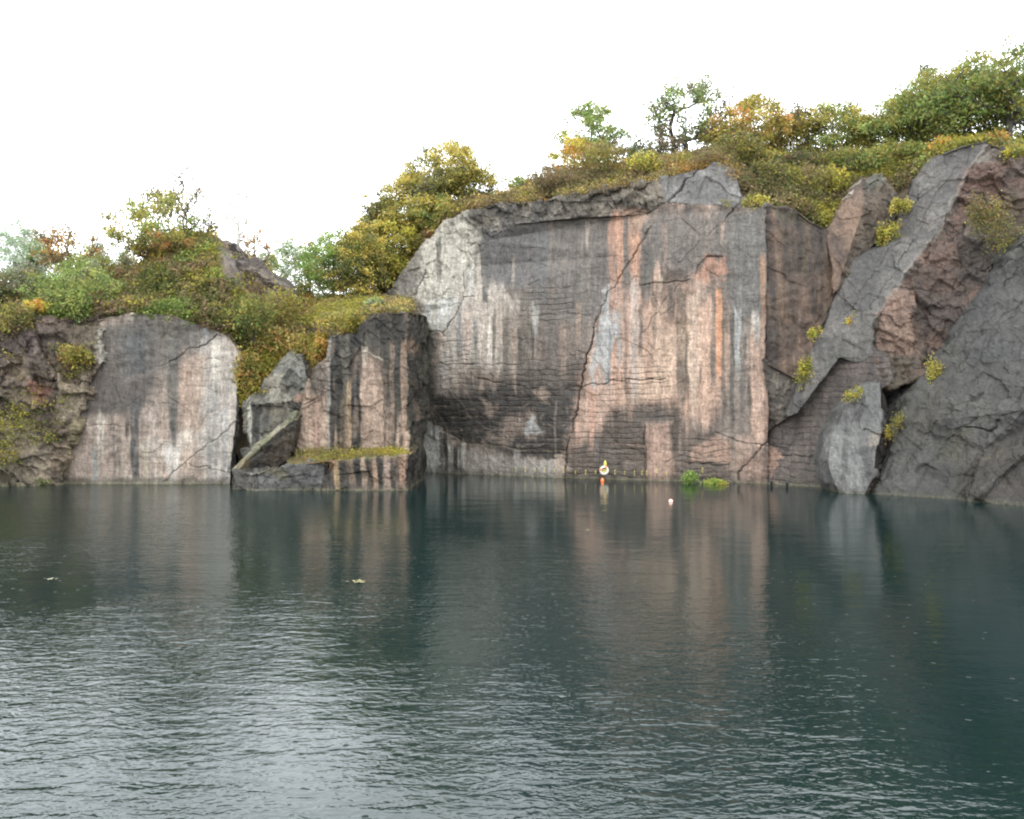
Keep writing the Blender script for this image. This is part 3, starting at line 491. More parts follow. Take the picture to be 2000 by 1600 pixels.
def right_side():
    f = [([(1500, 404, 73.4), (1556, 410, 74), (1622, 456, 75), (1660, 490, 75.4), (1632, 590, 73), (1600, 655, 72), (1562, 745, 71.2), (1498, 715, 71.9)], (112, 86, 70), (88, 68, 58), 0.25, 0.1, 0.15, 0.6)]
    p = [('S', 1572, 410, 560, 8, (126, 108, 70), .35), ('S', 1540, 420, 600, 5, (120, 100, 72), .35), ('S', 1523, 410, 700, 4, (140, 116, 80), .3), ('S', 1590, 430, 620, 8, (70, 58, 50), .7), ('S', 1550, 500, 700, 12, (74, 60, 52), .6), ('S', 1508, 560, 640, 4, (54, 52, 52), .8), ('P', [(1505, 405), (1560, 410), (1600, 440), (1520, 430)], (116, 106, 86), .6, .3), ('S', 1610, 470, 640, 5, (128, 106, 66), .3)]
    rock('brown_cliff', 'dark brown streaked upright cliff between the salmon-pink cliff and the pointed fin', 'cliff', f, p, depth=8, tone=0.68)
    f = [([(1612, 452, 75), (1650, 396, 75.6), (1682, 352, 76), (1690, 400, 74.6), (1660, 490, 73.6), (1628, 578, 72.6), (1626, 520, 73.4)], (124, 96, 78), (98, 76, 64), 0.15, 0.1, 0, 0.25),
         ([(1682, 352, 76), (1722, 338, 76.4), (1755, 392, 75.8), (1742, 470, 74.6), (1706, 480, 74.2), (1668, 520, 73.6), (1628, 578, 72.6), (1660, 490, 73.6), (1690, 400, 74.6)], (100, 84, 70), (80, 70, 62), 0.2, 0.4, 0, 0.25)]
    p = [('L', [(1650, 396), (1682, 352)], 0.1, (196, 184, 170), .8, 0), ('L', [(1632, 575), (1600, 640)], 0.1, (176, 160, 120), .7, 0), ('P', [(1690, 350), (1725, 338), (1722, 360), (1700, 370)], (104, 108, 100), .7, .2), ('L', [(1725, 388), (1745, 400)], 0.12, (48, 40, 36), .8, 0.3)]
    rock('pointed_rock', 'sharp pointed brown rock fin above the dark brown cliff', 'rock', f, p, depth=6, L0=0.1)
    f = [([(1496, 720, 75.2), (1565, 725, 73.1), (1605, 680, 72.6), (1650, 650, 71.7), (1735, 690, 68.5), (1745, 745, 67.4), (1690, 780, 68.5), (1640, 820, 69.4), (1612, 875, 69.4), (1618, 990, 67.5), (1496, 990, 71.2)], (88, 77, 74), (102, 90, 85), 0.12, 0.06, 2.0, 0.2),
         ([(1494, 700, 71.9), (1566, 735, 71.7), (1548, 800, 71.9), (1536, 818, 72.1), (1494, 850, 72.9)], (124, 114, 105), (98, 90, 84), 0.15, 0.25, 0.3, 0.2)]
    p = [('P', [(1500, 705), (1550, 700), (1545, 760), (1500, 760)], (128, 118, 108), .8, .4), ('P', [(1560, 740), (1600, 690), (1680, 640), (1670, 690), (1620, 720), (1570, 800), (1545, 810)], (112, 114, 112), .85, .35), ('P', [(1498, 870), (1534, 878), (1518, 910), (1500, 930)], (192, 152, 132), .95, .15), ('P', [(1500, 920), (1515, 910), (1505, 945), (1498, 945)], (168, 132, 116), .9, .2),
         ('L', [(1508, 872), (1535, 876)], 0.08, (50, 42, 40), .8, 0.2), ('L', [(1498, 945), (1535, 880), (1560, 845)], 0.05, (70, 62, 58), .8, 0.15), ('L', [(1530, 892), (1590, 888)], 0.07, (50, 45, 43), .8, 0.2), ('L', [(1552, 805), (1620, 720), (1635, 700)], 0.06, (140, 138, 134), .6, 0), ('S', 1612, 830, 940, 4, (150, 136, 118), .6), ('P', [(1560, 930), (1610, 890), (1616, 945), (1550, 950)], (96, 90, 80), .7, .4)]
    rock('grooved_cliff', 'dark low cliff with close horizontal grooves, beside the upright leaf-shaped rock', 'cliff', f, p, depth=8, tone=0.85)
    f = [([(1928, 276, 73), (1880, 286, 74), (1822, 308, 75.5), (1785, 350, 76), (1760, 410, 75.8), (1740, 462, 75), (1690, 470, 74.5), (1655, 510, 73.8), (1630, 580, 72.8), (1600, 660, 71.6), (1562, 742, 71), (1543, 813, 70.6), (1558, 806, 70.4), (1610, 736, 70.5), (1640, 699, 70.4), (1668, 708, 70), (1712, 700, 69.2), (1708, 640, 69.8), (1722, 606, 70), (1780, 520, 71), (1838, 440, 71.8), (1878, 365, 72.4)], (128, 122, 119), (106, 102, 101), 0.2, 0.14, 0, 0.2),
         ([(1928, 276, 73), (1985, 300, 71.5), (2080, 335, 69), (2090, 450, 68), (2010, 490, 68), (1950, 520, 68.3), (1910, 590, 68), (1870, 660, 67.6), (1815, 730, 67), (1740, 760, 67.6), (1712, 700, 69.2), (1708, 640, 69.8), (1722, 606, 70), (1780, 520, 71), (1838, 440, 71.8), (1878, 365, 72.4)], (134, 104, 90), (92, 74, 66), 0.3, 0.6, 0, 0.15)]
    p = [('P', [(1660, 480), (1730, 470), (1740, 520), (1690, 600), (1650, 600)], (84, 84, 86), .7, .5), ('P', [(1640, 660), (1700, 600), (1700, 700), (1600, 750)], (116, 116, 110), .6, .5), ('L', [(1928, 280), (1880, 350), (1858, 400), (1838, 440), (1780, 520), (1720, 606)], 0.14, (178, 170, 158), .75, 0), ('P', [(1715, 610), (1750, 575), (1790, 580), (1775, 640), (1790, 690), (1735, 700)], (176, 140, 122), .85, .3), ('P', [(1780, 550), (1890, 560), (1860, 640), (1790, 680)], (94, 78, 72), .85, .4),
         ('P', [(1900, 400), (2000, 380), (2000, 460), (1930, 510), (1900, 470)], (104, 92, 54), .7, .6), ('P', [(1905, 310), (1935, 290), (1940, 310), (1905, 340)], (178, 168, 154), .6, .3), ('P', [(1730, 700), (1800, 690), (1790, 760), (1730, 765)], (104, 92, 76), .8, .4), ('P', [(1740, 505), (1700, 600), (1725, 590), (1800, 460)], (118, 118, 116), .5, .4), ('L', [(1710, 700), (1708, 640), (1722, 612)], 0.15, (52, 44, 40), .8, 0.3), ('L', [(1770, 408), (1850, 400)], 0.08, (96, 98, 74), .5, 0.05), ('L', [(1745, 560), (1880, 570)], 0.1, (58, 50, 46), .7, 0.2), ('P', [(1870, 450), (1940, 440), (1920, 560), (1880, 570)], (92, 84, 78), .7, .5)]
    p += [('L', q, 0.06, (62, 54, 50), .7, 0.14) for q in [[(1700, 600), (1745, 530), (1790, 460)], [(1650, 620), (1700, 540), (1740, 480)], [(1790, 440), (1840, 360), (1870, 320)], [(1850, 470), (1900, 430), (1960, 415)], [(1820, 560), (1870, 520), (1930, 500)], [(1880, 380), (1940, 360)], [(1760, 640), (1800, 620), (1850, 630)], [(1770, 420), (1800, 370)]]]
    p += [('P', [(1880, 330), (1960, 320), (1960, 420), (1870, 430)], (140, 98, 82), .6, .5), ('P', [(1800, 500), (1870, 470), (1870, 560), (1800, 570)], (126, 96, 84), .6, .5)]
    rock('leaning_rock', 'great leaning rock with smooth grey face and rough brown broken side, under the oaks', 'rock', f, p, depth=7, tone=0.66)
    f = [([(2120, 420, 64), (2040, 448, 65), (1985, 480, 66), (1935, 560, 66.6), (1880, 630, 66.8), (1820, 712, 66.6), (1770, 780, 66.3), (1744, 830, 65.8), (1740, 890, 64.8), (1700, 990, 62.4), (1840, 1010, 59), (1880, 960, 59.6), (1920, 880, 60), (2000, 800, 58), (2120, 780, 56)], (118, 116, 111), (98, 97, 94), 0.25, 0.16, 0, 0.2),
         ([(1840, 1010, 59), (1880, 960, 59.6), (1892, 905, 60.4), (1920, 880, 60), (1890, 985, 57.6), (1880, 1015, 57.8)], (46, 44, 42), (38, 36, 35), 0.1, 0.3, 0, 0),  # notch walls painted near black as the shade of the cave
         ([(1920, 880, 60), (2000, 800, 58), (2120, 780, 56), (2120, 1030, 52), (1880, 1015, 57.8), (1890, 985, 57.6)], (112, 108, 104), (96, 90, 84), 0.2, 0.2, 0, 0.12)]
    p = [('P', [(1880, 600), (1970, 500), (1990, 700), (1900, 720)], (104, 105, 106), .6, .8), ('P', [(1900, 850), (1990, 780), (1990, 830), (1930, 880)], (142, 142, 142), .7, .4), ('L', [(1880, 835), (1925, 840), (1950, 825)], 0.09, (44, 40, 38), .9, 0.3), ('L', [(1890, 780), (1910, 768)], 0.08, (50, 46, 44), .8, 0.2), ('L', [(1975, 785), (1995, 760)], 0.08, (56, 52, 48), .8, 0.2), ('L', [(1960, 815), (1995, 795)], 0.06, (64, 60, 56), .7, 0.15), ('P', [(1910, 955), (1990, 935), (1990, 985), (1900, 980)], (96, 82, 70), .7, .4), ('L', [(1920, 895), (1945, 878)], 0.07, (190, 180, 140), .7, 0), ('P', [(1740, 790), (1800, 760), (1830, 850), (1760, 900), (1730, 900)], (98, 98, 90), .6, .5),
         ('P', [(1860, 840), (1890, 850), (1880, 900), (1840, 900)], (118, 112, 76), .6, .4), ('P', [(1790, 890), (1840, 880), (1830, 970), (1720, 970)], (116, 116, 110), .5, .5), ('L', [(1990, 480), (1900, 590), (1815, 715)], 0.16, (56, 54, 48), .8, 0.2), ('S', 1892, 905, 975, 6, (84, 78, 66), .6)]
    p += [('L', q, 0.06, (58, 54, 50), .75, 0.14) for q in [[(1790, 955), (1850, 860), (1900, 800)], [(1760, 920), (1800, 850), (1850, 790)], [(1890, 720), (1940, 640), (1990, 590)], [(1850, 740), (1900, 660), (1950, 590)], [(1960, 900), (1990, 850)], [(1930, 960), (1950, 920), (1990, 890)], [(1720, 950), (1760, 880)], [(1960, 560), (1995, 520)]]]
    p += [('P', [(1770, 800), (1830, 750), (1850, 800), (1790, 870)], (128, 120, 106), .5, .5), ('P', [(1920, 620), (1985, 560), (1990, 640), (1930, 690)], (126, 124, 120), .5, .6), ('P', [(1880, 900), (1990, 840), (1990, 900), (1900, 950)], (104, 90, 78), .5, .5)]
    rock('slanting_rock', 'huge grey slanting rock with a mossy strip and a dark notch at the water', 'rock', f, p, depth=8, tone=0.39)
    f = [([(1720, 744, 66.4), (1688, 765, 66.4), (1650, 800, 66.2), (1624, 850, 65.6), (1615, 900, 65), (1628, 945, 64.2), (1652, 990, 63.4), (1676, 985, 62.8), (1708, 930, 63.2), (1712, 880, 64), (1722, 848, 64.6), (1722, 800, 65.4)], (138, 138, 138), (112, 112, 112), 0.12, 0.1, 0, 0.35),
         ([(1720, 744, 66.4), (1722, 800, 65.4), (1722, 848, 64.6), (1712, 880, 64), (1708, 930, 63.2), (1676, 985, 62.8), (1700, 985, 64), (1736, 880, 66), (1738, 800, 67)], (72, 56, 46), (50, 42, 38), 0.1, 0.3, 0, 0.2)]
    p = [('L', [(1690, 840), (1712, 848), (1735, 850)], 0.12, (50, 46, 44), .9, 0.25), ('L', [(1690, 775), (1676, 830), (1690, 845)], 0.08, (92, 90, 92), .7, 0.12), ('P', [(1690, 770), (1722, 755), (1722, 840), (1690, 845)], (132, 132, 132), .7, .2), ('P', [(1700, 845), (1715, 845), (1715, 880), (1700, 870)], (176, 160, 144), .7, .15), ('S', 1650, 860, 960, 5, (92, 92, 94), .7), ('S', 1637, 830, 950, 7, (160, 160, 156), .6)]
    rock('upright_rock', 'pale grey leaf-shaped rock standing on end in the water', 'rock', f, p, depth=3, L0=0.09, tone=0.56)
right_side()

def mound():
    f = [([(412, 486, 82.4), (455, 484, 82.2), (500, 500, 81.4), (562, 574, 79.6), (545, 600, 78.6), (470, 590, 78.8), (428, 548, 80)], (124, 108, 98), (92, 80, 76), 0.5, 0.75, 0, 0.1)]
    rock('rocky_mound', 'bare brown-grey rocky side of the mound above the gully, under the slim birch', 'rock', f, [('P', [(480, 520), (520, 530), (540, 570), (490, 560)], (160, 144, 130), .6, .6)], depth=4, L0=0.14, tone=0.8)
mound()
def beyond_the_frame():                                   # the pit's walls go on past both picture edges
    for f in ([([(2110, 425, 64.2), (2900, 400, 54), (2900, 1150, 46), (2110, 1035, 52.3), (2110, 780, 56.4)], (118, 112, 106), (92, 84, 78), 0.4, 0.5, 0, 0.2)], [([(-210, 660, 70.2), (-1100, 640, 58), (-1100, 1050, 52), (-210, 992, 66.2), (-210, 780, 69.2)], (124, 104, 92), (92, 78, 70), 0.5, 0.7, 0, 0.2)]):
        o = rock('terrain', 'quarry side going on beyond the picture', 'terrain', f, (), L0=0.45, tone=0.6); o['kind'] = 'structure'; del o['label'], o['category']
beyond_the_frame()
# ------------------------------------------------------------------ the ground above the rims
# px, rim (py, D), crest (py, D)
RIM = np.array([(-1200, 640, 57.5, 630, 75), (-260, 660, 70.5, 614, 90), (-100, 655, 71.5, 604, 90), (0, 645, 72.5, 579, 90), (100, 615, 73.5, 569, 90), (200, 612, 73.7, 559, 90), (260, 612, 73.4, 544, 85), (310, 614, 73.4, 500, 84), (360, 622, 73.4, 475, 84), (420, 640, 73.4, 462, 84), (455, 655, 73.6, 470, 84), (480, 700, 74.5, 490, 84), (520, 690, 75, 530, 85), (560, 672, 76.5, 575, 88), (600, 640, 78, 590, 95), (640, 622, 76, 590, 96), (700, 612, 74, 585, 96), (738, 608, 74, 590, 88), (800, 608, 73.5, 596, 85)], float)
UPPER = np.array([(700, 606, 89.5, 592, 99), (738, 592, 88.8, 548, 98), (780, 546, 88.6, 492, 96), (820, 490, 88.2, 465, 95), (872, 432, 87.5, 415, 95), (918, 412, 86.2, 402, 93), (980, 398, 84.5, 398, 91), (1060, 394, 82.3, 371, 90), (1110, 386, 80.9, 354, 90), (1200, 370, 79.5, 341, 88), (1290, 354, 78.9, 326, 87), (1345, 338, 78.8, 322, 87), (1402, 320, 78.9, 316, 87), (1436, 352, 76.6, 314, 87), (1500, 410, 74.4, 314, 87), (1560, 415, 75, 314, 87), (1622, 450, 76, 311, 87), (1680, 400, 77, 306, 87), (1730, 380, 77, 301, 86), (1785, 350, 76.6, 304, 85), (1822, 310, 76.2, 299, 84), (1880, 288, 74.6, 292, 82), (1928, 278, 73.8, 292, 80), (1990, 302, 72, 296, 79), (2090, 340, 69.5, 304, 78), (2300, 345, 66, 309, 76), (3000, 340, 54, 320, 64)], float)
def hill_pt(px, t, R=None):
    """t = 0 on the rim, 1 on the crest, beyond 1 the ground falls away behind"""
    px = np.asarray(px, float); t = np.asarray(t, float)
    if R is None: R = UPPER if px.size and px.min() > 799 else RIM
    r = [np.interp(px, R[:, 0], R[:, k]) for k in (1, 2, 3, 4)]
    D = r[1] + t * (r[3] - r[1]); zr = H + (800 - r[0]) / F * r[1] - 0.25; zc = H + (800 - r[2]) / F * r[3]
    tt = np.clip(t, 0, 1); Z = zr + (zc - zr) * (tt * (1.5 - 0.5 * tt)); Z = np.where(t > 1, zc - (t - 1) * 5.0, Z)
    return np.stack([(px - 1000) / F * np.maximum(D, 1), D, Z], -1)
def ground_at(px, D):
    R = UPPER if px > 800 or (px > 715 and D > 88) else RIM
    r = [np.interp(px, R[:, 0], R[:, k]) for k in (2, 4)]
    return hill_pt(px, (D - r[0]) / (r[1] - r[0]), R)
def build_hill(name, R, n):
    us = np.linspace(R[0, 0], R[-1, 0], n); ts = np.concatenate([[-0.04, -0.02], np.linspace(0, 1, 26), [1.3, 1.8, 2.6, 4.0]])
    U, T = np.meshgrid(us, ts, indexing='ij'); V = hill_pt(U.ravel(), T.ravel(), R)
    tv = T.ravel(); V[tv < -0.03, 2] -= 9.0; V[(tv < 0) & (tv > -0.03), 2] -= 1.5      # the bank under the turf
    V[:, 2] += np.where(tv > 0.02, 0.35 * fbm(V * 0.5, 3), 0)
    n = len(ts); i, j = np.meshgrid(np.arange(len(us) - 1), np.arange(n - 1), indexing='ij'); a = (i * n + j).ravel()
    q = fbm(V * 0.3 + 5, 4)[:, None]; b = sstep(-0.4, 0.5, q)
    C = lin((112, 96, 74), KR) * (1 - b) + lin((86, 78, 54), KR) * b
    px = U.ravel(); rocky = sstep(405, 435, px) * sstep(592, 560, px) * sstep(0.25, 0.5, T.ravel() + 0.15 * q[:, 0])     # bare scree on the mound's flank
    m = rocky[:, None]; s = sstep(-0.2, 0.3, fbm(V * 1.5, 3))[:, None]
    C = C * (1 - m) + m * (lin((96, 84, 78), KR) * (1 - s) + lin((140, 128, 116), KR) * s)
    V[:, 2] += rocky * 0.7 * blocky(V * 0.8)
    o = mesh_obj(name, V, np.stack([a, a + n, a + n + 1, a + 1], 1), ROCK, col=np.clip(C, .004, .9), extra={'groove': np.zeros(len(V)), 'rough': np.full(len(V), 0.6)})
    o['kind'] = 'structure'
build_hill('hillside', RIM, 270)
build_hill('upper_hill', UPPER, 380)
# ------------------------------------------------------------------ trees, bushes, undergrowth
PAL = {'olive': [(126, 122, 52), (144, 134, 56), (106, 108, 50), (116, 110, 46)], 'gold': [(172, 154, 66), (182, 162, 68), (150, 138, 60), (130, 122, 54)], 'green': [(98, 116, 58), (114, 128, 64), (84, 100, 52), (126, 130, 62)],
       'bright': [(124, 142, 72), (140, 154, 80), (106, 126, 62), (148, 150, 72)], 'pale': [(160, 174, 148), (146, 162, 132), (176, 186, 168)], 'orange': [(194, 142, 62), (178, 122, 54), (156, 128, 58), (170, 140, 70)],  # pale: distant haze and lens glare put into the leaf colour
       'brown': [(118, 96, 66), (104, 88, 56), (132, 112, 70), (98, 92, 52)], 'dark': [(74, 82, 42), (88, 92, 46), (66, 74, 38), (92, 88, 44)], 'rust': [(150, 108, 56), (128, 98, 50), (112, 100, 48)], 'yellow': [(186, 172, 52), (166, 160, 50), (150, 150, 56)],
       'grey': [(116, 124, 98), (132, 138, 110), (98, 106, 78), (124, 112, 90)], 'moss': [(140, 132, 48), (120, 116, 44), (158, 140, 56), (110, 106, 50)], 'straw': [(168, 150, 92), (150, 132, 76), (140, 126, 70), (126, 118, 58)], 'scrub': [(106, 96, 62), (94, 86, 58), (118, 102, 70), (90, 88, 52)], 'heath': [(112, 92, 70), (100, 84, 66), (126, 104, 80), (92, 84, 56)], 'fresh': [(116, 146, 58), (134, 160, 66), (98, 126, 50)]}
def leaves(rng, cen, size, cols, up=0.3):
    """one rhombic leaf per centre"""
    n = len(cen); a = rng.normal(size=(n, 3)); a /= np.linalg.norm(a, axis=1, keepdims=True)
    b = rng.normal(size=(n, 3)); b[:, 2] *= 0.6; b = np.cross(a, b); b /= np.linalg.norm(b, axis=1, keepdims=True) + 1e-9
    s = (size * rng.uniform(0.6, 1.25, n))[:, None]; a = a * s; b = b * s * 0.62
    V = np.stack([cen - a, cen - b * 1.0 + a * 0.1, cen + a, cen + b + a * 0.1], 1).reshape(-1, 3)
    return V, np.arange(4 * n).reshape(n, 4), np.repeat(cols, 4, 0)
def leaf_cols(rng, ids, pals, shift=0.0):
    """ids: clump index of every leaf; each clump leans to one palette colour"""
    pl = np.concatenate([lin(np.array(PAL[p]), KL) for p in pals]); pl = pl * 0.92 + pl.mean(1, keepdims=True) * 0.08; k = ids.max() + 1
    base = rng.randint(0, len(pl), k); own = rng.randint(0, len(pl), len(ids))
    c = np.where((rng.rand(len(ids)) < 0.78)[:, None], pl[base[ids]], pl[own])
    return np.clip(c * rng.uniform(0.8, 1.2, (len(ids), 1)) * np.exp(rng.normal(0, 0.08, (len(ids), 3))), 0.01, 0.8)
def tree(name, label, px, D, top, wpx, pals, seed, dens=1.0, bare=0.0, base=0.18, lean=0.0, leaf=0.17, bark=None, group=None, cat='tree', gz=None, shape=1.0, trunk_r=None, open_=0.0, fork=False, colour_by_height=None):
    """base: where the crown starts, as a share of the height; shape < 1 broad at the top, > 1 pointed; open_: gaps"""
    rng = np.random.RandomState(seed)
    x0, y0, z0 = ground_at(px, D); z0 = z0 if gz is None else gz; z0 -= 0.15
    h = H + (800 - top) / F * D - z0; w = 1.14 * wpx / F * D / 2
    root = empty(name, (x0, y0, z0), label, cat, group)
    r0 = trunk_r or (0.05 + 0.014 * h)
    nt_ = 9; t = np.linspace(0, 1, nt_); hh = h * 0.8
    wob = np.cumsum(rng.normal(0, 0.035 * h / 8, (nt_, 2)), 0)
    TP = np.stack([lean * t ** 1.3 * h * 0.4 + wob[:, 0], wob[:, 1], hh * t], 1)
    nodes = [tuple(p) for p in TP]; par = [-1] + list(range(nt_ - 1))
    ncl = int((24 + 3.4 * w * (1 - base) * h) * (0.45 + 0.55 * dens)); ncl = max(14, min(int(ncl * 1.35), 250))
    cl = []
    while len(cl) < ncl:
        u = rng.normal(size=3); u /= np.linalg.norm(u); r = rng.uniform(0.1, 1) ** 0.45 * (1.22 if rng.rand() < 0.13 else 1.0); p = u * r
        zz = min(1.06, max(0.0, (p[2] + 1) / 2))
        prof = (math.sin(math.pi * min(1, max(0.02, zz ** (1 / shape) * 0.93 + 0.05))) ** 0.55)
        q = np.array([p[0] * w * prof * 1.12, p[1] * w * prof, h * (base + (1 - base) * zz * 0.99)])
        if open_ and noise(np.array([q * 0.55 + seed]))[0] < -0.25 + open_ * 0.5: continue
        q[0] += lean * (q[2] / h) ** 1.3 * h * 0.4
        cl.append(q)
    cl = np.array(cl); cl = cl[np.argsort(cl[:, 2] + 0.6 * np.hypot(cl[:, 0], cl[:, 1]))]
    tips = []
    for q in cl:
        A = np.array(nodes); d = np.linalg.norm(A - q, axis=1) + np.maximum(0, A[:, 2] - q[2] + 0.15 * h * 0.3) * 2.2 + (A[:, 2] < h * base * 0.5) * 2.0
        i = int(np.argmin(d)); a = A[i]; m = (a + q) / 2 + rng.normal(0, 0.08, 3) * np.linalg.norm(q - a); m[2] -= 0.06 * np.linalg.norm(q - a)
        nodes += [tuple(m), tuple(q)]; par += [i, len(nodes) - 2]; tips.append(len(nodes) - 1)
    A = np.array(nodes); cnt = np.zeros(len(A))
    for i in tips: cnt[i] += 1
    for i in range(len(A) - 1, 0, -1): cnt[par[i]] += cnt[i]
    rad = r0 * np.sqrt(np.maximum(cnt, 0.5) / max(cnt[0], 1)) * 0.95 + 0.008
    paths = [(A[:nt_], np.maximum(rad[:nt_], 0.012))]
    for k in range(nt_, len(A), 2):
        i = par[k]; paths.append((np.stack([A[i], A[k], A[k + 1]]), np.array([min(rad[i], rad[k] * 1.25), rad[k], max(0.008, rad[k + 1] * 0.8)])))
    if bare:                                              # leafless twigs standing out of the crown
        for q in cl[rng.rand(len(cl)) < min(1, bare)]:
            for _ in range(3):
                v = rng.normal(size=3) * (0.6, 0.6, 0.35) + (q[0] / max(w, .1) * 0.5, 0, 0.9); v /= np.linalg.norm(v); ln = rng.uniform(0.5, 1.3) * (0.4 + 0.08 * h)
                m = q + v * ln * 0.5 + rng.normal(0, 0.06, 3); e = q + v * ln + (0, 0, 0.1 * ln); paths.append((np.stack([q, m, e]), np.array([0.032, 0.024, 0.012])))
    V, Fq = tubes(paths, 5); mesh_obj('trunk', V, Fq, bark or BARK, root)
    per = max(12, int(125 * dens)); cr = 0.24 + 0.055 * w + 0.010 * h
    ids = np.repeat(np.arange(ncl), per); off = rng.normal(size=(len(ids), 3)) * cr * np.repeat(rng.uniform(0.55, 1.1, ncl), per)[:, None] * (1.0, 1.0, 0.62)
    keep = rng.rand(len(ids)) < np.repeat(rng.uniform(0.35, 1.0, ncl), per)
    cen = cl[ids] + off; ids, cen = ids[keep], cen[keep]
    cols = leaf_cols(rng, ids, pals)
    if colour_by_height:                                  # turning colour first on one side of the crown
        c2 = leaf_cols(rng, ids, [colour_by_height]); m = rng.rand(len(ids)) < sstep(0.45, 0.9, cen[:, 2] / h + 0.25 * cen[:, 0] / max(w, .1)); cols[m] = c2[m]
    V, Fq, C = leaves(rng, cen, np.full(len(cen), leaf * 0.76), cols)
    mesh_obj('crown', V, Fq, LEAF, root, col=C)
    return root

def plant_trees():
    T = tree; i = iter(range(11, 400))
    # beyond the pale cliff and round the mound
    T('birch_tree', 'haze-whitened birch fading into the bright sky, at the picture edge above the crumbly cliff', 30, 89, 418, 78, ['pale'], next(i), 0.8, shape=1.3, bark=BIRCH, leaf=0.15, base=0.1)
    T('birch_tree', 'slim pale green birch between the haze-whitened birch and the orange tree', 84, 87, 462, 62, ['pale', 'green'], next(i), 0.8, bark=BIRCH, leaf=0.15, base=0.1)
    T('maple_tree', 'rounded sparse orange-brown tree among the pale birches', 130, 82, 432, 100, ['rust', 'orange', 'brown', 'scrub'], next(i), 0.42, 0.3, base=0.3, open_=0.5, leaf=0.18)
    T('bushy_tree', 'bright green bushy tree standing at the rim in front of the orange tree', 150, 75.5, 508, 130, ['bright', 'green'], next(i), 0.8, base=0.05, leaf=0.14)
    T('slender_tree', 'thin grey-green tree with see-through crown, left of the leafy mound', 212, 88, 470, 66, ['grey', 'pale'], next(i), 0.45, 0.3, base=0.15, leaf=0.15)
    T('leafy_tree', 'yellow-green ragged tree growing on the mound, beside the bare twiggy tree', 300, 82, 352, 150, ['bright', 'olive', 'gold'], next(i), 0.55, 0.1, base=0.06, open_=0.5, leaf=0.19, lean=-0.05)
    T('twiggy_tree', 'nearly leafless brown twiggy tree on the mound', 362, 83, 328, 112, ['rust', 'brown', 'olive'], next(i), 0.16, 0.9, base=0.12, leaf=0.16, shape=0.8)
    T('bare_sapling', 'thin bare sapling on the top of the mound, right of the twiggy tree', 412, 84, 425, 22, ['brown'], next(i), 0.12, 0.5, base=0.3, leaf=0.12, shape=1.2)
    T('slim_birch', 'very slim faint birch, tallest above the scree side of the mound', 466, 86, 342, 44, ['pale', 'grey'], next(i), 0.22, 0.5, base=0.2, leaf=0.12, bark=BIRCH, shape=1.2)
    T('small_tree', 'small sparse orange tree behind the scree', 496, 88, 440, 50, ['orange', 'brown'], next(i), 0.35, 0.4, base=0.1, leaf=0.15)
    T('birch_tree', 'green birch with a white trunk in the dip behind the scree', 556, 92, 462, 96, ['bright', 'green', 'pale'], next(i), 0.7, bark=BIRCH, leaf=0.16, base=0.2)
    T('small_tree', 'low orange-leaved tree in the dip between two green trees', 606, 95, 470, 56, ['orange', 'green', 'rust'], next(i), 0.5, base=0.05, leaf=0.17)
    T('willow_tree', 'light green willow-like tree at the foot of the big olive clump', 652, 88, 444, 104, ['bright', 'fresh', 'green'], next(i), 0.95, base=0.02, leaf=0.15)
    T('bushy_tree', 'dull grey-green bushy tree low behind the crumbly cliff rim, under the haze-whitened birch', 42, 80, 520, 130, ['grey', 'dark', 'scrub'], next(i), 0.8, base=0.0, leaf=0.15)
    T('bushy_tree', 'mid green bushy tree right of the bright green one', 200, 81, 508, 110, ['green', 'olive', 'grey'], next(i), 0.75, base=0.0, leaf=0.15)
    T('bushy_tree', 'olive-brown bushy tree at the left foot of the mound', 252, 82, 522, 92, ['olive', 'heath', 'rust'], next(i), 0.7, 0.2, base=0.0, leaf=0.15)
    T('bushy_tree', 'dark olive scrub tree covering the top of the mound under the yellow-green tree', 345, 81, 452, 130, ['dark', 'olive', 'rust'], next(i), 0.9, base=0.0, leaf=0.15)
    # the olive clump on the slope above the rock tower
    T('olive_tree', 'olive-green tree lowest on the slope, its boughs hanging over the tower top', 706, 86, 428, 96, ['olive', 'gold', 'dark'], next(i), 1.0, base=0.0, leaf=0.17, gz=15.6)
    T('olive_tree', 'broad olive tree second from the willow, halfway up the slope', 742, 91, 380, 108, ['olive', 'dark'], next(i), 1.0, base=0.02, leaf=0.17)
    T('olive_tree', 'olive tree with golden patches drooping down the pale rock flank', 772, 89.5, 410, 96, ['olive', 'gold', 'yellow'], next(i), 1.05, base=0.0, leaf=0.17)
    T('olive_tree', 'rounded olive tree in the middle of the slope clump', 800, 93, 330, 118, ['olive', 'gold'], next(i), 1.0, base=0.04, leaf=0.17)
    T('olive_tree', 'grey-green loose tree rising on the left shoulder of the golden tree', 836, 92, 292, 96, ['dark', 'grey', 'olive'], next(i), 0.5, 0.2, base=0.1, open_=0.35, leaf=0.19)
    T('golden_tree', 'tallest golden-olive tree of the slope clump, dark stems showing through', 882, 92, 272, 124, ['gold', 'olive', 'gold'], next(i), 0.8, 0.1, base=0.12, open_=0.25, leaf=0.17)
    T('twig_topped_tree', 'olive tree with bare twigs on top, uphill end of the slope clump', 925, 91, 312, 92, ['olive', 'gold', 'dark'], next(i), 0.85, 0.7, base=0.02, leaf=0.17)
    T('low_tree', 'low golden-green tree spreading on the slope above the pale rock', 858, 89.5, 384, 112, ['olive', 'gold', 'green'], next(i), 1.0, base=0.0, leaf=0.17)
    # the ridge above the quarry cliff
    T('small_tree', 'small yellow-green tree alone at the low end of the ridge', 1030, 90, 346, 62, ['gold', 'green'], next(i), 0.6, base=0.05, leaf=0.17)
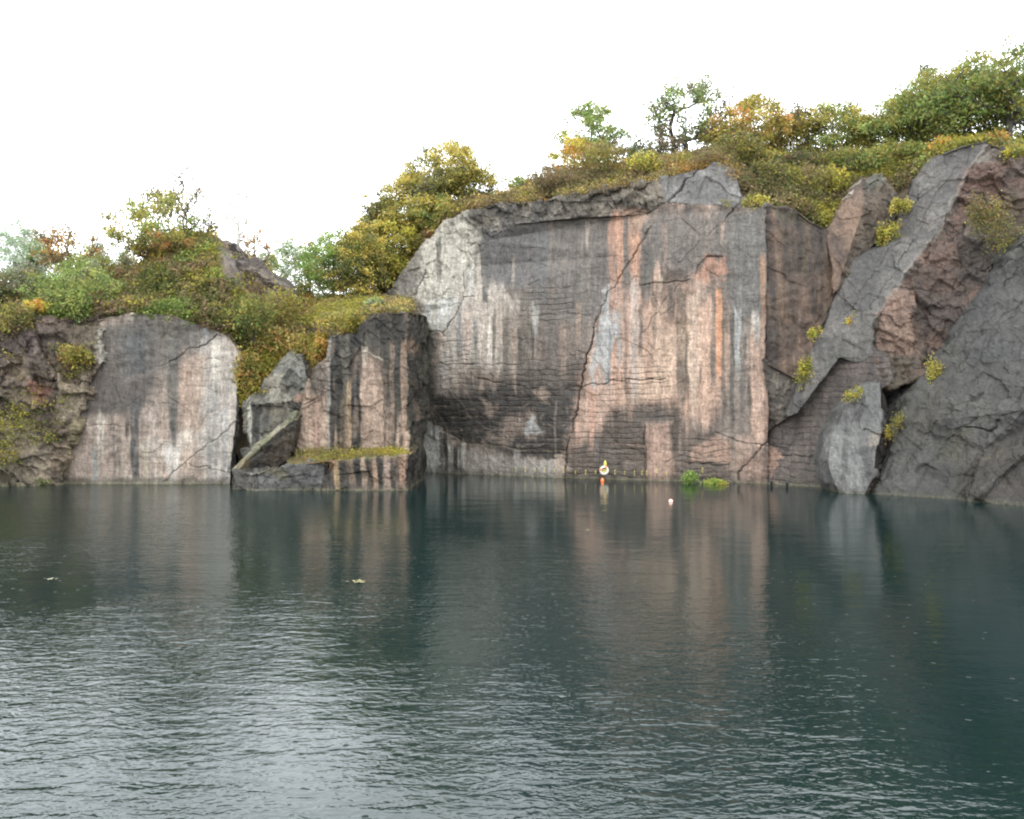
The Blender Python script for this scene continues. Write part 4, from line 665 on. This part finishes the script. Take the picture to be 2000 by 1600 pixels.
    T('young_oak', 'fresh green rounded tree, first tall one along the ridge', 1152, 90, 202, 112, ['green', 'bright'], next(i), 0.62, base=0.36, open_=0.4, leaf=0.2)
    T('yellow_tree', 'orange-yellow small tree just below the rounded green tree', 1122, 88, 268, 84, ['orange', 'gold', 'yellow'], next(i), 0.7, base=0.05, leaf=0.17)
    T('dark_sapling', 'small dark green sapling between the rounded green and the forked tree', 1240, 89, 262, 40, ['dark', 'grey'], next(i), 0.5, 0.2, base=0.1, leaf=0.17)
    T('grey_shrub', 'grey-green twiggy shrub at the foot of the forked tree', 1290, 88, 252, 84, ['grey', 'dark', 'brown'], next(i), 0.4, 0.5, base=0.05, leaf=0.16, cat='shrub')
    T('forked_tree', 'airy green tree with forked dark trunk and clear sky through its crown', 1340, 88.5, 140, 138, ['green', 'grey', 'bright'], next(i), 0.42, 0.25, base=0.34, open_=0.75, leaf=0.21, trunk_r=0.26)
    T('bare_tree', 'leafless brown tree with upright twigs behind the golden tree', 1425, 90, 160, 84, ['rust', 'brown'], next(i), 0.12, 0.9, base=0.3, leaf=0.14, shape=0.75)
    T('golden_tree', 'broad golden-orange tree right of the leafless twigs', 1472, 87.5, 186, 132, ['gold', 'orange', 'olive'], next(i), 0.9, 0.15, base=0.12, leaf=0.18, open_=0.1)
    T('thin_tree', 'see-through olive tree with a straight dark trunk between two golden trees', 1556, 88, 208, 76, ['olive', 'dark', 'brown'], next(i), 0.42, 0.4, base=0.2, leaf=0.18, open_=0.3)
    T('golden_tree', 'yellow-olive tree with feathery top, left of the dip before the oaks', 1628, 87.5, 194, 122, ['gold', 'olive', 'bright'], next(i), 0.8, 0.4, base=0.1, leaf=0.17, open_=0.15)
    T('small_tree', 'small orange-tipped tree in the dip before the oaks', 1688, 87, 214, 48, ['orange', 'olive'], next(i), 0.4, 0.5, base=0.1, leaf=0.17)
    T('hedge_tree', 'dense brown-olive thorn thicket at the foot of the rounded green tree', 1185, 86, 312, 120, ['heath', 'olive', 'brown'], next(i), 0.7, 0.3, base=0.0, leaf=0.15, cat='thicket')
    T('hedge_tree', 'olive thicket under the broad golden-orange tree', 1455, 83, 300, 150, ['olive', 'dark', 'moss'], next(i), 0.9, base=0.0, leaf=0.16, cat='thicket')
    T('hedge_tree', 'dark thicket under the see-through tree with the straight trunk', 1560, 83, 304, 110, ['dark', 'heath', 'olive'], next(i), 0.75, 0.2, base=0.0, leaf=0.16, cat='thicket')
    T('hedge_tree', 'olive-green thicket under the feathery yellow-olive tree', 1655, 83, 300, 130, ['olive', 'moss', 'green'], next(i), 0.9, base=0.0, leaf=0.16, cat='thicket')
    T('hedge_tree', 'green thicket below the lowest oak, beside the pointed fin', 1745, 81, 284, 110, ['green', 'olive', 'moss'], next(i), 0.95, base=0.0, leaf=0.16, cat='thicket')
    T('oak_tree', 'mid green oak, lowest of the three oaks above the leaning rock', 1748, 85, 190, 130, ['green', 'olive', 'bright'], next(i), 0.7, base=0.06, leaf=0.18, open_=0.3)
    T('oak_tree', 'green oak with a thin sprig standing above its crown', 1812, 83, 140, 140, ['green', 'bright', 'olive'], next(i), 0.7, 0.2, base=0.1, leaf=0.18, open_=0.3)
    T('twiggy_tree', 'thin twiggy tree-top showing above the green oaks', 1812, 88, 116, 50, ['green', 'dark'], next(i), 0.25, 0.4, base=0.45, leaf=0.17)
    T('oak_tree', 'dense green oak next to the biggest oak', 1886, 81, 130, 170, ['green', 'bright', 'olive'], next(i), 0.75, base=0.04, leaf=0.18, open_=0.3)
    T('oak_tree', 'biggest oak with dark leaning trunk at the top of the leaning rock', 1972, 79, 84, 210, ['green', 'olive', 'green'], next(i), 0.62, base=0.3, open_=0.5, leaf=0.2, trunk_r=0.34, lean=-0.12)
    T('oak_tree', 'oak half cut by the picture edge behind the biggest oak', 2060, 82, 110, 160, ['green', 'dark'], next(i), 0.9, base=0.2, leaf=0.18)
    for px, D, top, w, pals, dens, bare, lab in [(1078, 89, 322, 60, ['heath', 'scrub'], .4, .5, 'brown scrubby tree below the orange-yellow one at the low end of the ridge'), (1205, 89, 268, 62, ['heath', 'olive', 'rust'], .4, .5, 'brown-olive scrubby tree just right of the rounded green tree'),
            (1268, 89, 272, 56, ['scrub', 'grey', 'olive'], .4, .6, 'grey-olive scrubby tree left of the forked trunk'), (1318, 88, 268, 50, ['heath', 'brown'], .35, .7, 'twiggy brown scrub against the forked trunk'), (1392, 88, 246, 70, ['olive', 'heath', 'gold'], .45, .6, 'olive scrubby tree just right of the forked tree'),
            (1432, 87, 226, 76, ['gold', 'olive', 'orange'], .5, .6, 'golden scrubby tree under the leafless twigs'), (1512, 88, 212, 66, ['olive', 'gold', 'dark'], .45, .5, 'olive tree leaning on the right flank of the broad golden-orange tree'), (1586, 87.5, 218, 70, ['olive', 'dark', 'gold'], .45, .5, 'dull olive tree just right of the straight dark trunk'),
            (1664, 88, 212, 70, ['gold', 'olive'], .45, .5, 'golden-green tree merging with the feathery yellow-olive tree'), (1716, 86, 236, 70, ['olive', 'green', 'gold'], .5, .3, 'olive-green small tree filling the dip left of the lowest oak'), (1785, 84, 176, 80, ['green', 'olive', 'bright'], .55, .3, 'loose green tree between the two lower oaks'),
            (1845, 83, 150, 80, ['green', 'bright', 'olive'], .55, .2, 'loose green tree just left of the dense oak'), (1928, 81, 120, 90, ['green', 'olive', 'bright'], .6, .2, 'ragged green tree between the dense oak and the biggest oak')]:
        T('scrub_tree', lab, px, D, top, w, pals, next(i), dens, bare, base=0.02, leaf=0.17, open_=0.2)
    for px, D, top, w, pals, lab in [(62, 88, 446, 60, ['pale', 'grey'], 'pale wispy birch between the haze-whitened birch and the slim pale green one'), (178, 87, 474, 60, ['pale', 'bright'], 'pale yellow-green wispy birch just right of the orange-brown tree'), (246, 87, 492, 56, ['grey', 'olive', 'pale'], 'grey wispy birch against the left side of the mound')]:
        T('birch_tree', lab, px, D, top, w, pals, next(i), 0.6, 0.2, base=0.05, leaf=0.15, shape=1.2, bark=BIRCH)

def bush(name, label, px, py, D, wpx, hpx, pals, seed, n=900, leaf=0.12, stems=6, cat='bush', group=None, flat=1.0, skew=0.0, deep=1.0):
    """a bush rooted at a point of the rock or slope; w, h in px of the photo"""
    rng = np.random.RandomState(seed); x, y, z = pt(px, py, D); w, h = wpx / F * D / 2, hpx / F * D
    root = empty(name, (x, y, z), label, cat, group); k = max(6, int(n / 26))
    u = rng.normal(size=(k, 3)); u /= np.linalg.norm(u, axis=1, keepdims=True); u *= rng.uniform(0.2, 1, (k, 1)) ** 0.5
    cc = u * (w * 0.85, w * 0.7, h * 0.42) + (0, 0, h * 0.5)
    ids = rng.randint(0, k, n); cc = cc + (skew * (cc[:, 2:3] - h / 2)) * (1, 0, 0) + np.array([[0, 0.0, 0]]); cc[:, 1] *= deep; cen = cc[ids] + rng.normal(size=(n, 3)) * (0.07 + 0.11 * w, (0.07 + 0.11 * w) * deep, (0.06 + 0.09 * h) * flat)
    P = []
    for j in range(stems):
        e = cc[rng.randint(k)]; s = rng.normal(0, 0.06, 3) * (1, 1, 0); P.append((np.stack([s + (0, 0.05, -0.15), (s + e) / 2 + rng.normal(0, 0.05, 3), e]), np.array([0.028, 0.018, 0.008])))
    V, Fq = tubes(P, 4); mesh_obj('stem', V, Fq, BARK, root)
    V, Fq, C = leaves(rng, cen, np.full(n, leaf), leaf_cols(rng, ids, pals)); mesh_obj('foliage', V, Fq, LEAF, root, col=C)
    return root
def plant_bushes():
    B = bush; i = iter(range(500, 900))
    B('yellow_bush', 'small bright orange-yellow bush on the rim of the crumbly cliff', 68, 612, 72.6, 46, 26, ['orange', 'yellow'], next(i), 700)
    B('green_bush', 'bright green bush spilling over the rim below the bright bushy tree', 150, 628, 73.2, 56, 70, ['bright', 'green'], next(i), 1500)
    B('olive_bush', 'olive bush with yellow sprigs hanging on the crumbly cliff', 145, 720, 71.6, 80, 50, ['olive', 'moss', 'rust'], next(i), 1300)
    B('brown_bush', 'brown-green bush at the picture edge on the crumbly cliff rim', 25, 660, 71.8, 90, 70, ['dark', 'brown', 'olive'], next(i), 1800)
    B('round_bush', 'yellow-edged round bush on the mound below the scree', 388, 570, 80, 56, 52, ['yellow', 'moss', 'olive'], next(i), 1000)
    B('gully_bush', 'dark green bush hanging into the gully beside the pale cliff', 492, 668, 73.8, 100, 90, ['dark', 'green', 'olive'], next(i), 3000)
    B('gully_bush', 'olive bush covering the top of the gully, right of the dark one', 545, 640, 76, 110, 80, ['olive', 'moss', 'brown'], next(i), 2600)
    B('bracken_clump', 'golden-brown bracken clump in the gully above the jagged spur', 560, 706, 74.8, 130, 70, ['moss', 'rust', 'straw'], next(i), 2600)
    B('bracken_clump', 'rust-tinged bracken low in the gully against the pale cliff', 486, 780, 73.2, 70, 100, ['moss', 'rust', 'olive'], next(i), 2300)
    B('bracken_clump', 'orange bracken tuft between the jagged spur and the striped tower', 622, 722, 73, 44, 72, ['rust', 'moss', 'orange'], next(i), 1300)
    B('grass_tussock', 'straw-coloured tussock with green tips on the tower top', 672, 652, 73, 110, 46, ['straw', 'moss', 'olive'], next(i), 2000)
    B('grass_tussock', 'olive tussock draped over the notch in the tower top', 690, 640, 71.6, 40, 30, ['moss', 'olive'], next(i), 900)
    B('green_clump', 'pale green leafy clump on the turf beside the grey rock flank', 730, 600, 73.5, 40, 18, ['bright', 'grey'], next(i), 500)
    B('ledge_plant', 'yellow-green plant in the crack below the cliff brow', 1415, 432, 75, 46, 46, ['moss', 'yellow', 'olive'], next(i), 700, 0.1, skew=0.5, deep=0.45)
    B('grass_fringe', 'dry yellow grass fringe on the grey cliff brow beside the brown cliff', 1476, 412, 74.2, 70, 30, ['straw', 'yellow', 'moss'], next(i), 1000, 0.1, deep=0.6)
    B('ledge_plant', 'yellow-green plant by the pointed fin, upper of the two', 1758, 420, 74.6, 44, 34, ['moss', 'yellow'], next(i), 700, 0.1, skew=0.5, deep=0.45)
    B('ledge_plant', 'larger yellow-green plant at the foot of the pointed fin', 1735, 486, 73.8, 52, 56, ['moss', 'yellow', 'olive'], next(i), 900, 0.1, skew=0.5, deep=0.45)
    B('ledge_plant', 'small bright yellow plant with orange base on the leaning grey face', 1666, 640, 71.2, 28, 26, ['yellow', 'orange'], next(i), 420, 0.09, skew=0.5, deep=0.45)
    B('ledge_plant', 'slim yellow-green plant at the lower edge of the brown cliff', 1594, 662, 71.0, 30, 28, ['yellow', 'moss'], next(i), 350, 0.09, skew=0.5, deep=0.45)
    B('ledge_plant', 'tall yellow-green plant hanging above the grooved cliff', 1570, 760, 70.4, 32, 64, ['yellow', 'moss', 'olive'], next(i), 800, 0.1, skew=0.5, deep=0.45)
    B('moss_strip', 'long yellow-brown moss strip lying down the big slanting rock', 1830, 765, 65.6, 34, 66, ['moss', 'straw', 'yellow'], next(i), 1300, 0.08, skew=-0.45, deep=0.3, cat='moss')
    B('moss_strip', 'lower end of the mossy growth on the slanting rock, orange tinged', 1852, 830, 64.6, 34, 56, ['moss', 'rust'], next(i), 800, 0.08, skew=-0.45, deep=0.3, cat='moss')
    B('moss_edge', 'thin mossy growth along the upper edge of the leaf-shaped rock', 1668, 785, 65.9, 34, 30, ['moss', 'yellow'], next(i), 500, 0.07, skew=0.9, deep=0.3, cat='moss')
    B('moss_edge', 'green moss in the cleft behind the leaf-shaped rock', 1748, 860, 65.0, 20, 60, ['moss', 'olive'], next(i), 500, 0.07, skew=0.9, deep=0.3, cat='moss')
    B('dark_bush', 'brown and olive bush on the broken side of the leaning rock', 1945, 505, 67.6, 110, 130, ['scrub', 'rust', 'olive', 'dark'], next(i), 2200, 0.1, skew=-0.55, deep=0.3)
    B('yellow_bush', 'yellow-orange bush under the oaks at the top of the leaning rock', 1842, 312, 77, 70, 44, ['orange', 'yellow', 'olive'], next(i), 1100)
    B('rust_bush', 'rust-red bush beside the biggest oak trunk', 1952, 292, 74.5, 40, 40, ['rust', 'orange'], next(i), 600)
    B('grass_fringe', 'yellow grassy tuft at the picture edge on top of the leaning rock', 1988, 318, 71.4, 60, 36, ['yellow', 'moss', 'olive'], next(i), 900, 0.1, deep=0.6)
    B('grass_fringe', 'thin grassy fringe along the flat top of the striped tower', 752, 614, 71.7, 104, 18, ['straw', 'moss', 'scrub'], next(i), 1300, 0.09)
    B('heath_clump', 'brown heath clump on the brow where the big crack reaches the top', 1385, 330, 78.4, 90, 34, ['heath', 'scrub', 'moss'], next(i), 1500, 0.1)
    B('slope_bush', 'dark bush on the slope above the grass fringe of the cliff brow', 1500, 370, 78.5, 90, 60, ['dark', 'scrub', 'olive'], next(i), 1900)
    B('slope_bush', 'brown bush in the middle of the slope above the brown cliff', 1575, 385, 79, 110, 64, ['heath', 'scrub', 'olive'], next(i), 2200)
    B('slope_bush', 'yellow-flecked bush just left of the pointed fin tip', 1632, 380, 79, 60, 60, ['moss', 'yellow', 'olive'], next(i), 1300)
    B('slope_bush', 'dark green bush behind the pointed fin tip', 1690, 345, 80.5, 110, 50, ['dark', 'olive', 'green'], next(i), 2000)
    B('slope_bush', 'olive bush between the pointed fin and the leaning grey face', 1768, 372, 78.6, 70, 60, ['olive', 'moss', 'dark'], next(i), 1500)
    B('slope_bush', 'straw-coloured bush above the brown cliff corner', 1545, 418, 76, 70, 34, ['straw', 'moss', 'scrub'], next(i), 1200)
    B('twiggy_bush', 'brown twiggy bush at the low end of the ridge above the grey rubble', 1075, 372, 82.5, 100, 44, ['heath', 'brown', 'scrub'], next(i), 1700)
    B('water_plant', 'bright green feathery plant growing at the waterline', 1346, 946, 71.9, 34, 26, ['fresh', 'bright'], next(i), 900, 0.08, cat='water plant')
    B('water_plant', 'low yellow-green creeping plant along the waterline', 1392, 948, 71.4, 60, 12, ['yellow', 'fresh'], next(i), 700, 0.07, cat='water plant')
    B('water_plant', 'dull green tuft at the waterline under the crumbly cliff', 80, 950, 70.4, 40, 16, ['dark', 'green'], next(i), 350, 0.08, cat='water plant')
    B('twiggy_bush', 'yellowish bush on the ridge above the dark rubble band', 1255, 340, 80, 90, 46, ['yellow', 'olive', 'brown'], next(i), 1300)
    B('twiggy_bush', 'dark olive bush under the golden tree beside the cliff brow', 1440, 318, 80, 120, 60, ['dark', 'olive', 'brown'], next(i), 2400)
    B('twiggy_bush', 'brown bush on the ridge under the yellow tree', 1170, 330, 82, 100, 50, ['brown', 'olive'], next(i), 1600)

def undergrowth(name, px0, px1, t0, t1, n, pals, seed, leaf=0.13, hgt=0.6, per=22, thin=None, line=None):
    rng = np.random.RandomState(seed); px = rng.uniform(px0, px1, n); t = t0 + (t1 - t0) * rng.rand(n) ** 1.1
    if line is not None:                                  # on a plane of rock: survey corners with distances
        a, b, c, d = (np.array(pt(*p)) for p in line); u, v = rng.rand(n, 1), rng.rand(n, 1); P = (a * (1 - u) + b * u) * (1 - v) + (d * (1 - u) + c * u) * v
    else: P = hill_pt(px, t)
    P = P[noise(P * 0.4 + seed) > -0.45] if thin is None else P[(noise(P * 0.4 + seed) > -0.45) & (rng.rand(n) > thin(px, t))]
    k = len(P); P = P + np.stack([np.zeros(k), np.zeros(k), rng.rand(k) ** 1.5 * hgt * (1 + 0.8 * noise(P * 0.25 + 40 + seed))], 1)
    ids = np.repeat(np.arange(k), per); cen = P[ids] + rng.normal(size=(len(ids), 3)) * (0.32, 0.32, 0.2) + (0, 0, 0.12)
    # patches of one kind of plant, a few metres wide
    pl = [lin(np.array(PAL[p]), KL) for p in pals]; g = np.clip(((fbm(P * 0.22 + 7.7 * seed, 3) * 1.3 + 0.5) * len(pals)).astype(int) + rng.randint(-1, 2, k) * (rng.rand(k) < 0.4), 0, len(pals) - 1)
    base = np.array([pl[q][rng.randint(len(pl[q]))] for q in g]); C = np.clip(base[ids] * rng.uniform(0.65, 1.35, (len(ids), 1)), 0.01, 0.8)
    V, Fq, C = leaves(rng, cen, np.full(len(cen), leaf), C); o = mesh_obj(name, V, Fq, LEAF, col=C); o['kind'] = 'stuff'
    return o
plant_trees()
plant_bushes()
scree = lambda px, t: sstep(405, 430, px) * sstep(590, 565, px) * sstep(0.22, 0.42, t) * 0.98
undergrowth('rim_undergrowth', -120, 480, -0.02, 0.7, 5200, ['dark', 'scrub', 'olive', 'heath', 'scrub', 'green'], 1, hgt=1.0, thin=scree)
undergrowth('mound_undergrowth', 210, 600, 0.3, 1.15, 3200, ['olive', 'scrub', 'rust', 'dark', 'heath', 'moss'], 2, hgt=0.8, thin=scree)
undergrowth('dip_undergrowth', 480, 800, 0.0, 1.1, 2600, ['straw', 'scrub', 'heath', 'olive'], 3, hgt=0.35, leaf=0.11)
undergrowth('ridge_undergrowth', 801, 1440, 0.0, 1.1, 5200, ['scrub', 'heath', 'olive', 'heath', 'straw', 'rust'], 4, hgt=0.9)
undergrowth('slope_undergrowth', 1420, 1800, 0.0, 1.1, 6500, ['olive', 'scrub', 'dark', 'heath', 'dark', 'scrub'], 5, hgt=0.5)
undergrowth('top_undergrowth', 1780, 2150, 0.0, 1.1, 2600, ['olive', 'green', 'scrub', 'moss'], 6, hgt=0.5)
undergrowth('gully_undergrowth', 0, 1, 0, 1, 1500, ['moss', 'scrub', 'rust', 'straw', 'olive'], 7, hgt=0.4, line=[(475, 690, 74.6), (640, 660, 76), (625, 740, 73.6), (470, 800, 73.2)])
undergrowth('cliff_undergrowth', 0, 1, 0, 1, 170, ['olive', 'dark', 'scrub'], 8, hgt=0.2, leaf=0.1, line=[(-60, 720, 71), (180, 660, 72.4), (110, 880, 70.2), (-60, 940, 68)])
undergrowth('ledge_moss', 0, 1, 0, 1, 420, ['scrub', 'olive', 'rust', 'moss'], 9, hgt=0.06, leaf=0.07, per=26, line=[(580, 884, 71), (790, 884, 71), (790, 889, 66.3), (600, 905, 66.4)])

undergrowth('brow_undergrowth', 930, 1440, -0.16, 0.03, 1000, ['heath', 'straw', 'scrub', 'rust'], 10, hgt=0.45, leaf=0.09, per=13)
# ------------------------------------------------------------------ small things at the water
def torus(R, r, a0=0, a1=2 * math.pi, n=40, m=12, xs=1.0):
    closed = a1 - a0 > 6.2; u = np.linspace(a0, a1, n, endpoint=not closed); v = np.arange(m) * 2 * math.pi / m
    U, W_ = np.meshgrid(u, v, indexing='ij'); V = np.stack([(R + r * np.cos(W_)) * np.cos(U), r * np.sin(W_) * xs, (R + r * np.cos(W_)) * np.sin(U)], -1).reshape(-1, 3)
    k = n if closed else n - 1; i, j = np.meshgrid(np.arange(k), np.arange(m), indexing='ij'); i2, j2 = (i + 1) % n, (j + 1) % m
    return V, np.stack([i * m + j, i2 * m + j, i2 * m + j2, i * m + j2], -1).reshape(-1, 4)
def lathe(prof, n=20):
    a = np.arange(n) * 2 * math.pi / n; V = np.concatenate([np.stack([r * np.cos(a), r * np.sin(a), np.full(n, z)], 1) for r, z in prof]); f = []
    for i in range(len(prof) - 1):
        j = np.arange(n); k = (j + 1) % n; f.append(np.stack([i * n + j, i * n + k, (i + 1) * n + k, (i + 1) * n + j], 1))
    return V, np.concatenate(f)
WHITE = plain('white_plastic', (0.52, 0.5, 0.43), 0.5, 0.12); ORANGE = plain('orange_plastic', (0.75, 0.16, 0.035), 0.4, 0.08); YELLOW = plain('yellow_rope', (0.45, 0.4, 0.09), 0.6, 0.15)
BLACK = plain('black_metal', (0.02, 0.02, 0.02), 0.5, 0.2); ROPE = plain('grey_rope', (0.17, 0.16, 0.11), 0.8, 0.2); PALEPINK = plain('faded_buoy', (0.72, 0.46, 0.38), 0.5, 0.1); LEAFY = plain('yellow_leaf', (0.22, 0.2, 0.08), 0.6, 0.2)
def wall_D(px): return np.interp(px, [790, 1104, 1500], [85.5, 77.3, 71.8])
def things():
    D = 75.2; p = np.array(pt(1180, 919, D))
    b = empty('lifebuoy', p, 'white lifebuoy ring hanging low on the dark rock', 'lifebuoy')
    V, f = torus(0.30, 0.095); mesh_obj('ring', V, f, WHITE, b, smooth=True)
    for a in (math.radians(170), math.radians(62)):
        V, f = torus(0.30, 0.101, a - 0.26, a + 0.26, 12); mesh_obj('reflective_band', V, f, ORANGE, b, smooth=True)
    V, f = torus(0.40, 0.014, n=48, m=6); mesh_obj('grab_rope', V, f, ROPE, b, smooth=True)
    V = []; fs = []; o = 0
    for k in range(5):
        q, g = torus(0.13 - 0.012 * k, 0.035, n=24, m=8); q = q * (1.0, 1.0, 0.85) + (0.0, -0.05 + 0.02 * k, -0.03); V.append(q); fs.append(g + o); o += len(q)
    mesh_obj('rope_coil', np.concatenate(V), np.concatenate(fs), YELLOW, b, smooth=True)
    q = np.array(pt(1182, 906, D + 0.1)); t = empty('throw_bag', q, 'yellow throw-line bag hanging directly above the lifebuoy', 'rescue bag')
    V, f = lathe([(0.001, -0.24), (0.10, -0.24), (0.13, -0.18), (0.125, 0.05), (0.10, 0.17), (0.06, 0.22), (0.055, 0.27), (0.001, 0.29)], 16); mesh_obj('bag', V, f, YELLOW, t, smooth=True)
    V, f = torus(0.07, 0.012, n=20, m=6); V += (0, 0, 0.34); mesh_obj('loop', V, f, BLACK, t, smooth=True)
    q = pt(1176.5, 939, 73.9); t = empty('orange_buoy', (q[0], q[1], 0.04), 'bright orange buoy floating on the water just below the lifebuoy', 'buoy')
    V, f = lathe([(0.001, -0.16), (0.09, -0.13), (0.15, -0.04), (0.155, 0.06), (0.11, 0.16), (0.06, 0.20), (0.05, 0.26), (0.001, 0.27)], 18); mesh_obj('float', V, f, ORANGE, t, smooth=True)
    V, f = torus(0.045, 0.012, n=16, m=6); V += (0, 0, 0.29); mesh_obj('eyelet', V, f, BLACK, t, smooth=True)
    Dq = H * F / (980.5 - 800); q = pt(1310, 980.5, Dq); t = empty('pale_buoy', (q[0], q[1], 0.02), 'small pale pink buoy drifting alone on open water', 'buoy')
    V, f = lathe([(0.001, -0.12), (0.08, -0.09), (0.125, 0.0), (0.11, 0.09), (0.06, 0.14), (0.001, 0.155)], 18); V = V * (1.15, 1, 1); mesh_obj('float', V, f, PALEPINK, t, smooth=True)
    V, f = lathe([(0.001, 0.14), (0.03, 0.145), (0.03, 0.19), (0.001, 0.2)], 10); mesh_obj('cap', V, f, ORANGE, t, smooth=True)
    # the yellow hand loops strung along the rock just above the water
    def loop():
        V, f = torus(0.11, 0.022, n=20, m=6); V = V * (0.38, 1, 1.3); return V, f
    V, f = loop(); first = mesh_obj('rope_loop', V, f, YELLOW, smooth=True); kn, kf = lathe([(0.001, -0.05), (0.04, -0.03), (0.045, 0.02), (0.001, 0.05)], 10); kn = kn + (0, 0, 0.16)
    knot = mesh_obj('knot', kn, kf, YELLOW, first, smooth=True); used = []
    spots = [(1007, 917), (1026, 918), (1045, 918), (1063, 919), (1083, 918), (1101, 919), (1124, 923), (1144, 923), (1163, 923), (1201, 923), (1220, 924), (1239, 925), (1254, 924), (1263, 925), (1283, 920), (1302, 926), (1372, 919)]
    for k, (px, py) in enumerate(spots):
        o = first if k == 0 else first.copy(); c = knot if k == 0 else knot.copy()
        if k: COL.objects.link(o); COL.objects.link(c); c.parent = o
        Dl = wall_D(px) - 0.62; o.location = pt(px, py, Dl); o.rotation_euler = (0, 0, 0.3 * math.sin(k * 2.3)); o.scale = (1 + 0.2 * math.sin(k * 1.7), 1, 1 + 0.25 * math.sin(k * 2.9))
        lab = ('yellow rope loop on the pale rock band above the water' if px < 1104 else 'yellow rope loop on the dark rock between the big crack and the lifebuoy' if px < 1180 else 'yellow rope loop on the dark rock between the lifebuoy and the pink strip' if px < 1258
               else 'yellow rope loop on the pink rock strip' if px < 1320 else 'lone yellow rope loop above the bright green water plant')
        tag(o, lab, 'rope loop', 'yellow rope loops along the waterline')
    for px, lab in ((1507, 'short black mooring post at the foot of the grooved cliff, nearer the pink rock'), (1537, 'short black mooring post at the foot of the grooved cliff, nearer the leaf-shaped rock')):
        Dp = 69.2 if px < 1520 else 68.2; q = pt(px, 950, Dp); t = empty('mooring_post', (q[0], q[1], 0), lab, 'post', 'black mooring posts')
        V, f = lathe([(0.09, -0.6), (0.09, 0.34), (0.12, 0.36), (0.12, 0.42), (0.001, 0.44)], 14); mesh_obj('post', V, f, BLACK, t)
        V, f = torus(0.07, 0.014, n=16, m=6); V += (0, -0.11, 0.26); mesh_obj('mooring_ring', V, f, BLACK, t, smooth=True)
    for px, py, lab, m, s in ((697, 1137, 'yellow leaf spray floating on the rippled water', LEAFY, 0.21), (100, 1132, 'pale leaf spray floating near the picture edge', ROPE, 0.17), (1147, 1036, 'tiny greenish leaf spray floating on calm water', LEAFY, 0.11)):
        Dl = H * F / (py - 800); q = pt(px, py, Dl); rng = np.random.RandomState(px); n = 9
        c = rng.normal(size=(n, 3)) * (s * 0.75, s * 0.5, 0) + (0, 0, 0.012); Vs, Fs, o = [], [], 0
        for k in range(n):
            a = rng.uniform(0, 6.28); L_ = s * rng.uniform(0.4, 0.7); d = np.array([math.cos(a), math.sin(a), 0]); e = np.array([-d[1], d[0], 0]) * 0.35
            Vs.append(np.array([c[k] - d * L_, c[k] - e * L_ + (0, 0, 0.02), c[k] + d * L_ + (0, 0, 0.03), c[k] + e * L_ + (0, 0, 0.02)])); Fs.append([o, o + 1, o + 2, o + 3]); o += 4
        ob = mesh_obj('floating_leaves', np.concatenate(Vs), np.array(Fs), m); ob.location = (q[0], q[1], 0.0); ob['kind'] = 'thing'; tag(ob, lab, 'leaves')
things()
